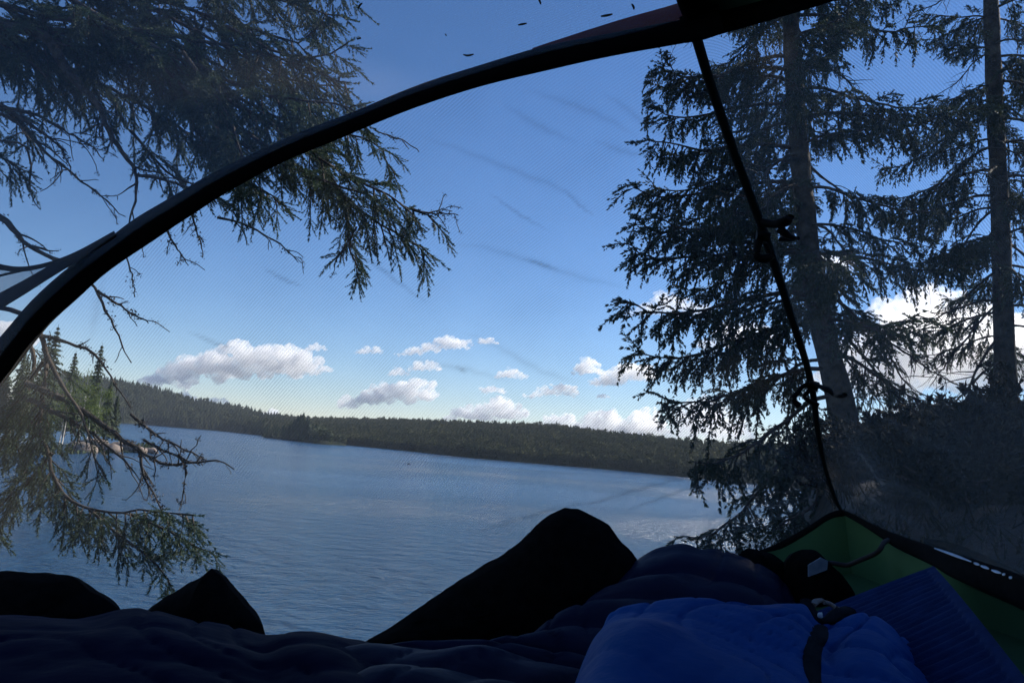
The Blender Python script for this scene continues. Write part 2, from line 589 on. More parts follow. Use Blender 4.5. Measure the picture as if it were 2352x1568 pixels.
isl_mesh = []
for k in range(5):
    V, F, Q = TPL[k]
    mb = MB()
    mb.add(V, [F, Q])
    me = mb.mesh('island_conifer', smooth=False)
    me.materials.append(M['conifer'])
    isl_mesh.append(me)
for k in range(2):
    V, F, Q = BTPL[k]
    mb = MB()
    mb.add(V, [F, Q])
    me = mb.mesh('island_birch', smooth=False)
    me.materials.append(M['olive'])
    isl_mesh.append(me)
r = np.random.default_rng(8)
for i in range(85):
    t = r.random() * 22.99
    a, fr = int(t), t - int(t)
    d = r.random()
    f0 = front[a] * (1 - fr) + front[a + 1] * fr
    m0 = mid[a] * (1 - fr) + mid[a + 1] * fr
    p0 = f0 * (1 - d) + m0 * d
    tt = t / 23
    hh = 1.2 * (9 + 9 * math.exp(-((tt - 0.5) / 0.22) ** 2)) * r.uniform(0.65, 1.1)
    broad = (tt > 0.72 and r.random() < 0.7)
    me = isl_mesh[5 + r.integers(2)] if broad else isl_mesh[r.integers(5)]
    o = bpy.data.objects.new('island_birch' if broad else 'island_conifer', me)
    COL.objects.link(o)
    o.location = tuple(p0 - np.array((0, 0, 0.3)))
    o.rotation_euler = (0, 0, r.uniform(0, 6.28))
    wd = hh * r.uniform(0.9, 1.5)
    o.scale = (wd, wd, hh)
    if broad:
        tag(o, 'small leafy tree crowding the right end of the wooded island', 'tree', 'leafy trees on the island')
    else:
        tag(o, 'small dark conifer in the clump on the wooded island', 'tree', 'conifers on the island')

# ------------------------------------------------------------------ left shore point, its trees and rocks
pt_shore = [(-260, 1062), (-60, 1052), (60, 1048), (160, 1045), (250, 1042), (330, 1040), (362, 1038)]
s = resample(np.array([onlake(u, v, -0.15) for u, v in pt_shore]), 40)
g = []
for k, (fy, dz) in enumerate(((1.0, 0), (1.02, 0.9), (1.06, 1.8), (1.14, 3.2), (1.28, 6.0), (1.5, 8.0), (1.9, 7.0))):
    row = s.copy()
    row[:, 0] = s[:, 0] * fy
    row[:, 1] = s[:, 1] * fy
    row[:, 2] = s[:, 2] + dz * np.clip((s[-1, 0] - s[:, 0]) / 30.0 + 0.01, 0, 1)
    g.append(row)
mb = MB()
g = np.array(g)
mb.grid(g)
tag(mb.build('shore_point', M['hill']), kind='structure')


def rock_mesh(mb, c, sz, seed, n=10):
    th = np.linspace(0, math.pi, n)
    ph = np.linspace(0, 2 * math.pi, n * 2, endpoint=False)
    pts = np.zeros((n, n * 2, 3))
    for i in range(n):
        for j in range(n * 2):
            d = np.array((math.sin(th[i]) * math.cos(ph[j]), math.sin(th[i]) * math.sin(ph[j]), math.cos(th[i])))
            k = 1 + 0.35 * nz(d, 1.2, seed) + 0.18 * nz(d, 3.1, seed + 4)
            d = np.sign(d) * np.abs(d) ** 0.8
            pts[i, j] = d * k * np.asarray(sz) + c
    mb.grid(pts, closed_v=True)


for i, (u, v, sz, lab) in enumerate((
        (188, 1036, 2.2, 'pale pinkish shore rock, leftmost of the rocks at the water on the left point'),
        (214, 1030, 2.8, 'largest pale rock on the left point, sunlit above the water line'),
        (246, 1036, 2.0, 'low pale rock half way along the left point by the water'),
        (280, 1034, 2.3, 'rounded pale rock near the tip of the left point'),
        (312, 1037, 1.6, 'small pale rock, second from the tip of the left point'),
        (342, 1038, 1.3, 'smallest pale rock at the very tip of the left point'))):
    c = onlake(u, v + 2)
    mb = MB()
    rock_mesh(mb, (0, 0, 0), (sz * 1.5, sz, sz * 0.75), i * 7.3)
    me_o = mb.build('shore_rock', M['shore_rock'], loc=(0, 0, 0))
    me_o.location = tuple(c + np.array((0, 0.6, sz * 0.25)))
    tag(me_o, lab, 'rock', 'rocks along the left point')


def big_conifer(base, h, wd, seed, label, mat='conifer', whorls=24, group='spruces on the left point'):
    r = np.random.default_rng(seed)
    t = thing('shore_spruce', base, label, 'tree', group)
    b = MB()
    b.tube([base + (0, 0, -0.5), base + (0, 0, h * 0.5), base + (0, 0, h * 0.98)], [h * 0.016, h * 0.010, 0.03], 6)
    b.build('trunk', M['bark'], t)
    c = MB()
    V, F = [], []
    for k in range(whorls):
        z = h * (0.10 + 0.88 * k / whorls)
        rad = wd * (1 - k / whorls) ** 0.75 * r.uniform(0.75, 1.15) + 0.12
        nb = 11
        ph = r.uniform(0, 6.28)
        for j in range(nb):
            a = ph + j * 2 * math.pi / nb + r.normal(0, 0.15)
            rr = rad * r.uniform(0.6, 1.2)
            e = np.array((math.cos(a), math.sin(a), 0))
            sdir = np.array((-math.sin(a), math.cos(a), 0))
            dz = -rr * r.uniform(0.15, 0.5)
            for q in range(5):                        # ragged clumps of needles along the bough
                s0, s1 = q / 5, (q + 1.4) / 5
                wv = rr * 0.34 * (1.15 - s0) + 0.12
                k0 = len(V)
                zz = z + dz * s0 ** 1.3 + r.normal(0, 0.08)
                V += [base + e * rr * s0 + (0, 0, zz + 0.1), base + e * rr * s1 + sdir * wv * r.uniform(.3, 1.3) + (0, 0, zz + dz * .25 - r.uniform(0, .8)),
                      base + e * rr * s1 - sdir * wv * r.uniform(.3, 1.3) + (0, 0, zz + dz * .25 - r.uniform(0, .8))]
                F.append((k0, k0 + 1, k0 + 2))
    c.add(np.array(V), np.array(F))
    c.build('crown', M[mat], t, smooth=False)
    return t


def birch(base, h, wd, seed, label, group='birches on the left point'):
    r = np.random.default_rng(seed)
    t = thing('birch_tree', base, label, 'tree', group)
    b = MB()
    b.tube([base + (0, 0, -0.5), base + (0.2, 0, h * 0.4), base + (0.1, 0, h * 0.9)], [0.16, 0.12, 0.03], 6)
    for k in range(6):
        a = r.uniform(0, 6.28)
        z = h * r.uniform(0.35, 0.7)
        b.tube([base + (0.15, 0, z), base + (math.cos(a) * wd * .5, math.sin(a) * wd * .5, z + h * .15)], [0.05, 0.02], 4)
    b.build('trunk', M['birch_bark'], t)
    c = MB()
    n = 1500
    cl = r.normal(size=(26, 3)); cl /= np.linalg.norm(cl, axis=1)[:, None]
    cl = cl * r.uniform(0.4, 0.95, (26, 1)) * np.array((wd, wd, h * 0.36)) + np.array((0, 0, h * 0.62))
    pk = cl[r.integers(0, 26, n)] + r.normal(size=(n, 3)) * wd * 0.20 + base
    a = r.normal(size=(n, 3)); a /= np.linalg.norm(a, axis=1)[:, None]
    bb = np.cross(a, r.normal(size=(n, 3))); bb /= np.linalg.norm(bb, axis=1)[:, None]
    sz = r.uniform(0.12, 0.28, (n, 1))
    V = np.stack([pk + a * sz, pk + bb * sz, pk - a * sz * .8 - bb * sz * .4], 1).reshape(-1, 3)
    c.add(V, np.arange(n * 3).reshape(-1, 3))
    c.build('crown', M['birch_leaf'], t, smooth=False)
    return t


def on_point(u, vbase, scale=1.0):
    p = onlake(u, 1041)
    return p * np.array((scale, scale, 1)) + np.array((0, 0, vbase))


def spruce_px(u, vtop, depth, wpx, seed, label, zb=2.0):
    top = P(u, vtop, depth)
    base = np.array((top[0], depth, LAKE_Z + zb))
    h = top[2] - base[2]
    return big_conifer(base, h, wpx / FPX * depth / 2, seed, label)


spruce_px(236, 782, 215, 52, 1, 'tall slim dark spruce standing alone above the birches, nearest the water')
spruce_px(136, 738, 225, 74, 2, 'tallest spruce on the left point, its top just under the black tent arch')
spruce_px(118, 756, 235, 66, 3, 'tall spruce close behind the left side of the tallest one')
spruce_px(176, 800, 230, 58, 4, 'shorter spruce between the tallest spruce and the slim lone one')
spruce_px(60, 800, 228, 70, 5, 'spruce partly hidden by the tent arch at the left edge')
spruce_px(20, 830, 222, 70, 6, 'spruce at the far left edge below the tent arch')
spruce_px(-40, 800, 222, 80, 16, 'dark spruce just beyond the left picture edge')
spruce_px(100, 850, 212, 60, 7, 'low dark spruce behind the hanging lichened bough')
spruce_px(258, 868, 226, 40, 8, 'small dark spruce at the right foot of the birches')
spruce_px(272, 905, 230, 34, 9, 'small spruce, last before the forest slope of the bay')
for (u, vt, d, wpx, sd_, lab) in ((206, 838, 208, 70, 11, 'sunlit light green birch in front of the slim spruce'),
                                   (236, 870, 206, 56, 12, 'bright yellow-green birch at the right end of the birches'),
                                   (168, 850, 207, 72, 13, 'light green birch beside the hanging dark bough'),
                                   (212, 920, 203, 70, 14, 'low bushy green birch just above the shore rocks'),
                                   (150, 925, 204, 80, 15, 'low spreading birch behind the dead branches')):
    top = P(u, vt, d)
    base = np.array((top[0], d, LAKE_Z + 0.8))
    birch(base, top[2] - base[2], wpx / FPX * d / 2, sd_, lab)

# undergrowth on the point, a far mass
mb = MB()
r = np.random.default_rng(77)
n = 2600
tt = r.random(n)
si = s[(tt * 38).astype(int)]
sc_ = 1 + r.random((n, 1)) * 0.30
pk = si * np.concatenate([sc_, sc_, np.ones((n, 1))], 1)
pk[:, 2] = LAKE_Z + np.clip((s[-1, 0] - si[:, 0]) / 26 + .12, 0, 1) * (sc_[:, 0] - 1) * 14 + r.uniform(.2, 3.2, n) * np.clip((s[-1, 0] - si[:, 0]) / 14, .1, 1)
a = r.normal(size=(n, 3)); a /= np.linalg.norm(a, axis=1)[:, None]
bb = np.cross(a, r.normal(size=(n, 3))); bb /= np.linalg.norm(bb, axis=1)[:, None]
sz = r.uniform(0.3, 0.8, (n, 1))
mb.add(np.stack([pk + a * sz, pk + bb * sz, pk - a * sz - bb * sz * .4], 1).reshape(-1, 3), np.arange(n * 3).reshape(-1, 3))
tag(mb.build('undergrowth', M['conifer'], smooth=False), 'dark tangled undergrowth covering the left point under its trees', 'undergrowth', kind='stuff')

# a small bird on the water
c = onlake(938, 1066)
t = thing('water_bird', c, 'tiny dark bird floating on the lake before the far shore', 'bird')
mb = MB()
body = [c + (x, 0, z) for x, z in ((-.45, .16), (-.3, .18), (0, .16), (.28, .17), (.42, .26), (.44, .42), (.52, .46), (.62, .43))]
mb.tube(body, [.02, .12, .19, .15, .07, .07, .08, .02], 8)
mb.build('body', M['binding'], t)

# ------------------------------------------------------------------ clouds
mt, nt, out = new_mat('cloud')
pv = nt.nodes.new('ShaderNodeVolumePrincipled')
pv.inputs['Color'].default_value = (1.0, 1.0, 1.0, 1)
pv.inputs['Anisotropy'].default_value = 0.35
N, L = nt.nodes, nt.links
tc = N.new('ShaderNodeTexCoord')
no = N.new('ShaderNodeTexNoise')
no.inputs['Scale'].default_value = 0.040
no.inputs['Detail'].default_value = 5.0
no.inputs['Roughness'].default_value = 0.62
L.new(tc.outputs['Object'], no.inputs['Vector'])
mr = N.new('ShaderNodeMapRange')
mr.inputs['From Min'].default_value = 0.40
mr.inputs['From Max'].default_value = 0.60
mr.inputs['To Min'].default_value = 0.0
mr.inputs['To Max'].default_value = 0.075
L.new(no.outputs['Fac'], mr.inputs['Value'])
L.new(mr.outputs['Result'], pv.inputs['Density'])
nt.links.new(pv.outputs[0], out.inputs['Volume'])
M['cloud'] = mt
mt2 = mt.copy()                                    # thinner clouds towards the sun let its light through
mt2.name = 'thin cloud'
for nd_ in mt2.node_tree.nodes:
    if nd_.type == 'MAP_RANGE': nd_.inputs['To Max'].default_value = .032
    if nd_.type == 'PRINCIPLED_VOLUME': nd_.inputs['Anisotropy'].default_value = .74
M['thin_cloud'] = mt2
CD = 2600.0
ico = bpy.data.meshes.new('ico_tmp')
import bmesh
bm = bmesh.new()
bmesh.ops.create_icosphere(bm, subdivisions=2, radius=1.0)
ICO_V = np.array([v.co[:] for v in bm.verts])
ICO_F = np.array([[v.index for v in f.verts] for f in bm.faces])
bm.free()
bpy.data.meshes.remove(ico)


def cloud(u0, u1, v0, v1, label, seed, skew=0.0, puff=1.0, lean=0.0):
    r = np.random.default_rng(seed)
    cw, ch = (u1 - u0), (v1 - v0)
    n = int(min(90, 14 + 11 * cw / ch))
    mb = MB()
    sc = CD / FPX
    cen = P((u0 + u1) / 2, (v0 + v1) / 2, CD)
    for i in range(n):
        nc = int(n * .4)
        tpos = r.uniform(-1, 1) if i >= nc else -0.92 + 1.84 * i / max(1, nc - 1)
        prof = max(0.12, (1 - abs(tpos - skew) ** 2.2 / (1 + abs(skew)) ** 2.2)) * r.uniform(0.55, 1.0)
        rad = ch * (r.choice((0.09, 0.12, 0.16, 0.22, 0.28)) if i >= nc else .24) * r.uniform(0.9, 1.1) * (0.45 + 0.6 * prof) * puff
        hz = max(rad * 0.6, prof * ch - rad)
        yy = v1 - rad * 0.55 - r.random() ** 0.8 * max(0, hz - rad * 0.55) - lean * tpos * ch
        xx = (u0 + u1) / 2 + tpos * (cw / 2 - rad)
        zz = r.uniform(-0.5, 0.5) * ch
        q = P(xx, yy, CD) + np.array((0, zz * sc, 0))
        mb.add(ICO_V * np.array((1.9, 1.5, 0.8)) * rad * sc + q, ICO_F)
    me = mb.mesh('cloud_src', cen)
    o = bpy.data.objects.new('cloud', me)
    COL.objects.link(o)
    rm = o.modifiers.new('r', 'REMESH')
    rm.mode = 'VOXEL'
    rm.voxel_size = max(ch, 22) * sc / 20
    dg = bpy.context.evaluated_depsgraph_get()
    nm = bpy.data.meshes.new_from_object(o.evaluated_get(dg))
    o.modifiers.clear()
    o.data = nm
    bpy.data.meshes.remove(me)
    nm.name = 'cloud'
    co = np.zeros(len(nm.vertices) * 3, np.float32)
    no = np.zeros_like(co)
    nm.vertices.foreach_get('co', co)
    nm.vertices.foreach_get('normal', no)
    co, no = co.reshape(-1, 3), no.reshape(-1, 3)
    hs = ch * sc
    for i in range(len(co)):
        k = fbm(co[i] / hs, 3.2, seed * 1.7, 5)
        co[i] += no[i] * (0.19 * hs * k)
    nm.vertices.foreach_set('co', co.ravel())
    nm.materials.clear()
    nm.materials.append(M['thin_cloud' if u0 > 1425 else 'cloud'])
    nm.update()
    o.location = tuple(cen)
    tag(o, label, 'cloud', 'cumulus clouds low over the lake')
    return o


for i, a in enumerate((
        (318, 752, 772, 872, 'large long grey-white cloud, biggest over the left part of the lake', 0.1, 1.0, 0.15),
        (698, 754, 783, 804, 'small faint wisp of cloud just above the right end of the large left cloud', 0, 1, 0),
        (805, 880, 792, 812, 'flat little cloud right of the faint wisp, above the grey-tailed cloud', 0.4, 1, 0),
        (908, 1084, 770, 808, 'long ragged thin cloud high over the middle of the far hill', 0.3, 1, 0.2),
        (1098, 1146, 771, 789, 'tiny cloud at the right end of the ragged thin one', -0.3, 1, 0),
        (888, 942, 838, 862, 'small puff just above the white head of the grey-tailed cloud', 0, 1, 0),
        (930, 1022, 820, 850, 'faint torn cloud between the ragged thin one and the grey-tailed one', 0, 1, 0),
        (770, 996, 860, 926, 'cloud with a dark grey tail on its left and a white head on its right', 0.45, 1, 0.10),
        (1136, 1216, 838, 868, 'white oval cloud alone over the middle of the hill', -0.1, 1, 0),
        (1100, 1166, 880, 902, 'small flat puff below the white oval cloud', -0.3, 1, 0),
        (1202, 1332, 876, 912, 'white cloud with a grey middle, right of the small flat puff', 0.3, 1, 0.0),
        (1310, 1384, 814, 858, 'upright white puff left of the bright cloud by the spruce tips', 0.0, 1, 0),
        (1352, 1510, 824, 880, 'bright white cloud with grey underside at the left tips of the big spruce', 0.25, 1.0, 0.1),
        (1368, 1402, 898, 914, 'tiny puff between the spruce and the white cloud with a grey middle', 0, 1, 0),
        (1018, 1214, 906, 964, 'white heaped cloud resting on the middle of the far hill', 0.3, 1.05, 0),
        (1246, 1338, 938, 980, 'low white cloud on the hill between the heaped cloud and the bright one', -0.3, 1, 0),
        (1326, 1446, 930, 994, 'bright heaped cloud sitting on the hill next to the spruce', 0.1, 1.1, 0),
        (1420, 1530, 926, 1000, 'cloud on the hill partly behind the left branches of the big spruce', 0.2, 1, 0),
        (1530, 1720, 900, 1010, 'white cloud low behind the lower branches of the big spruce', 0, 1.1, 0),
        (1440, 1640, 660, 722, 'flat cloud showing through the middle left branches of the big spruce', 0, 1.1, 0),
        (1600, 1800, 720, 800, 'bright cloud seen through the branches left of the big trunk', 0, 1.1, 0),
        (1860, 2330, 640, 890, 'huge dazzling white cloud between the two spruce trunks', 0.1, 1.15, 0),
        (2220, 2520, 660, 860, 'dazzling white cloud right behind the thin spruce trunk at the right edge', 0, 1.15, 0),
        (1960, 2260, 880, 1000, 'pale low cloud under the dazzling one between the trunks', 0, 1.1, 0),
        (-70, 66, 706, 792, 'white cloud at the left edge between the two black bands', 0.2, 1.1, 0),
        (384, 462, 893, 922, 'low cloud touching the forest slope, leftmost of the low ones', 0, 1, 0),
        (470, 528, 904, 928, 'tiny low cloud over the forest slope of the bay', 0, 1, 0),
        (566, 664, 932, 968, 'low cloud peeking over the notch left of the island', 0, 1, 0),
        (1860, 1960, 560, 620, 'small bright cloud just right of the big spruce trunk', 0, 1.1, 0))):
    cloud(*a[:5], seed=31 + i * 5, skew=a[5], puff=a[6], lean=a[7])

# ------------------------------------------------------------------ spruce boughs


def shoot_template(seed, n=34, nl=0.17, nw=0.016):
    """unit-long shoot along +X covered with needles"""
    r = np.random.default_rng(seed)
    x = np.sort(r.uniform(0.02, 1.0, n))
    a = r.uniform(0, 2 * np.pi, n)
    out_ = np.stack([np.full(n, 0.75), np.cos(a) * 0.75, np.sin(a) * 0.55 + 0.12], 1)
    out_ /= np.linalg.norm(out_, axis=1)[:, None]
    base = np.stack([x, np.zeros(n), np.zeros(n)], 1)
    ln = nl * r.uniform(0.75, 1.15, n) * (1 - 0.35 * x)
    tip = base + out_ * ln[:, None]
    side = np.cross(out_, r.normal(size=(n, 3)))
    side /= np.linalg.norm(side, axis=1)[:, None]
    V = np.stack([base - side * nw, base + side * nw, tip], 1).reshape(-1, 3)
    return V


def put_shoots(mb, tpls, pos, dirs, lens, up=None, rng=RNG):
    """vectorised copies of shoot templates into one builder"""
    pos, dirs, lens = np.asarray(pos, float), np.asarray(dirs, float), np.asarray(lens, float)
    dirs = dirs / (np.linalg.norm(dirs, axis=1)[:, None] + 1e-9)
    ref = np.tile(np.array((0.0, 0, 1)), (len(dirs), 1)) + rng.normal(0, 0.35, (len(dirs), 3))
    y = np.cross(ref, dirs)
    y /= np.linalg.norm(y, axis=1)[:, None] + 1e-9
    z = np.cross(dirs, y)
    which = rng.integers(0, len(tpls), len(pos))
    for k, T in enumerate(tpls):
        q = which == k
        if not q.any(): continue
        B = np.stack([dirs[q], y[q], z[q]], 2) * lens[q][:, None, None]
        W = np.einsum('nij,mj->nmi', B, T) + pos[q][:, None, :]
        nv = W.shape[0] * W.shape[1]
        mb.add(W.reshape(-1, 3), np.arange(nv).reshape(-1, 3))


def frames(p):
    t = np.gradient(p, axis=0)
    return t / (np.linalg.norm(t, axis=1)[:, None] + 1e-9)


def bough(path, r0, wood, green, rng, tpls, dens=1.0, twig=0.45, droop=0.5, start=0.15, hang=0.5, shoot=0.09, bare=0.0, tipr=0.003, planar=0.25, sec_gap=0.06):
    """one limb: bark tube, drooping side twigs, needle-clad shoots"""
    path = catmull(path, max(14, int(sum(np.linalg.norm(np.diff(np.asarray(path), axis=0), axis=1)) / 0.06)))
    n = len(path)
    path = path + rng.normal(0, r0 * 0.35, path.shape) * np.linspace(0, 1, n)[:, None]
    rad = np.linspace(r0, tipr, n)
    wood.tube(path, rad, 6)
    T = frames(path)
    L_ = np.linalg.norm(np.diff(path, axis=0), axis=1).sum()
    ns = max(3, int(L_ / sec_gap * dens))
    pos, dr, ln = [], [], []
    for i in range(ns):
        s = start + (1 - start) * (i + rng.random()) / ns
        k = s * (n - 1.001)
        a, f = int(k), k - int(k)
        p = path[a] * (1 - f) + path[min(a + 1, n - 1)] * f
        t = T[a]
        side = np.cross(t, (0, 0, 1.0))
        side /= np.linalg.norm(side) + 1e-9
        sg = 1 if i % 2 else -1
        d = t * rng.uniform(0.35, 0.9) + side * sg * rng.uniform(0.3, 1.0) + np.array((0, 0, 1)) * rng.normal(-0.1, planar)
        if rng.random() < hang: d = t * 0.25 + side * sg * rng.uniform(0.05, 0.4) + np.array((0, 0, -1.0))
        d /= np.linalg.norm(d)
        l = twig * rng.uniform(0.45, 1.1) * (1.05 - 0.75 * s) + 0.05
        q = [p]
        m = 7
        for j in range(m):
            d = d + np.array((0, 0, -droop * 0.16)) + rng.normal(0, 0.09, 3)
            d /= np.linalg.norm(d)
            q.append(q[-1] + d * l / m)
        q = np.array(q)
        wood.tube(q, np.linspace(min(r0 * 0.3, 0.006), 0.0014, m + 1), 3, cap=False)
        if rng.random() < bare: continue
        Tq = frames(q)
        step = 0.017 / dens
        cnt = max(2, int(l / step))
        for j in range(cnt):
            kk = (0.12 + 0.88 * (j + rng.random()) / cnt) * (m - 0.001)
            b_, fb = int(kk), kk - int(kk)
            pp = q[b_] * (1 - fb) + q[b_ + 1] * fb
            tt = Tq[b_]
            sd_ = np.cross(tt, (rng.normal(0, .4), rng.normal(0, .4), 1.0))
            sd_ /= np.linalg.norm(sd_) + 1e-9
            dd = tt * rng.uniform(0.6, 1.0) + sd_ * (1 if j % 2 else -1) * rng.uniform(0.35, 0.9) + np.array((0, 0, -0.25 * droop))
            pos.append(pp); dr.append(dd); ln.append(shoot * rng.uniform(0.55, 1.25) * (1.1 - 0.5 * kk / m))
        pos.append(q[-2]); dr.append(Tq[-1]); ln.append(shoot * rng.uniform(0.8, 1.3))
        for j in range(m - 1):                       # the twig itself is needle-clad too
            pos.append(q[j + 1]); dr.append(Tq[j + 1]); ln.append(l / m * 1.5)
    pos.append(path[-2]); dr.append(T[-1]); ln.append(shoot * 1.2)
    if bare < 1: put_shoots(green, tpls, pos, dr, ln, rng=rng)


def dead_bough(path, r0, wood, tuft, rng, twigs=9, tl=0.25, lumps=10, droop=0.6):
    path = catmull(path, max(12, int(np.linalg.norm(np.diff(np.asarray(path), axis=0), axis=1).sum() / 0.04)))
    n = len(path)
    path = path + rng.normal(0, 0.004, path.shape) * np.linspace(0.2, 1, n)[:, None]
    rad = np.linspace(r0, 0.0022, n) * rng.uniform(0.85, 1.2, n)
    wood.tube(path, rad, 5)
    T = frames(path)
    for i in range(twigs):
        a = int(rng.uniform(0.25, 0.98) * (n - 1))
        t = T[a]
        side = np.cross(t, rng.normal(size=3))
        side /= np.linalg.norm(side)
        d = t * rng.uniform(0.4, 1.0) + side * rng.uniform(0.3, 0.9)
        q = [path[a]]
        l = tl * rng.uniform(0.3, 1.1)
        for j in range(5):
            d = d / np.linalg.norm(d) + np.array((0, 0, -droop * 0.16)) + rng.normal(0, 0.16, 3)
            q.append(q[-1] + d / np.linalg.norm(d) * l / 5)
        wood.tube(q, np.linspace(min(rad[a] * 0.6, 0.005), 0.0016, 6), 4, cap=False)
        if rng.random() < 0.6:
            q = np.array(q)
            for z_ in range(3): clump(tuft, q[rng.integers(1, 6)], 0.012, rng)
    for i in range(lumps):
        a = int(rng.uniform(0.05, 0.98) * (n - 1))
        clump(tuft, path[a], rng.uniform(0.010, 0.026), rng)


def clump(mb, c, s, rng, n=16):
    """a rag of beard lichen"""
    d = rng.normal(size=(n, 3)) * np.array((1, 1, 0.9)) + np.array((0, 0, -0.6))
    d /= np.linalg.norm(d, axis=1)[:, None]
    sd_ = np.cross(d, rng.normal(size=(n, 3)))
    sd_ /= np.linalg.norm(sd_, axis=1)[:, None]
    l = s * rng.uniform(0.15, 0.6, (n, 1))
    c = c + rng.normal(0, s * .5, (n, 3)) * (1, 1, .8)
    V = np.stack([c - sd_ * l * .42, c + sd_ * l * .42, c + d * l], 1).reshape(-1, 3)
    mb.add(V, np.arange(n * 3).reshape(-1, 3))


SHOOT = [shoot_template(k, 46, .20, .026) for k in range(4)]
SHOOT_FAR = [shoot_template(10 + k, 24, 0.30, 0.062) for k in range(4)]

# ---- left spruce: trunk outside the left edge, its limbs reach into the picture
base = np.array((-3.1, 3.6, float(bank_z(-3.1, 3.6)) - 0.1))
t_left = thing('spruce_tree', base, 'big dark spruce at the left, bare dead limbs hanging before the lake', 'tree')
mb = MB()
mb.tube([base, base + (0.02, 0, 1.5), base + (0.05, 0.02, 4.0), base + (0.08, 0.05, 7.5)], [0.19, 0.165, 0.13, 0.06], 14)
mb.build('trunk', M['bark'], t_left)


def limb_root(z, spread=0.0):
    return np.array((-3.04, 3.6 + spread, z))


def px(pts):
    return np.array([P(*q) for q in pts])


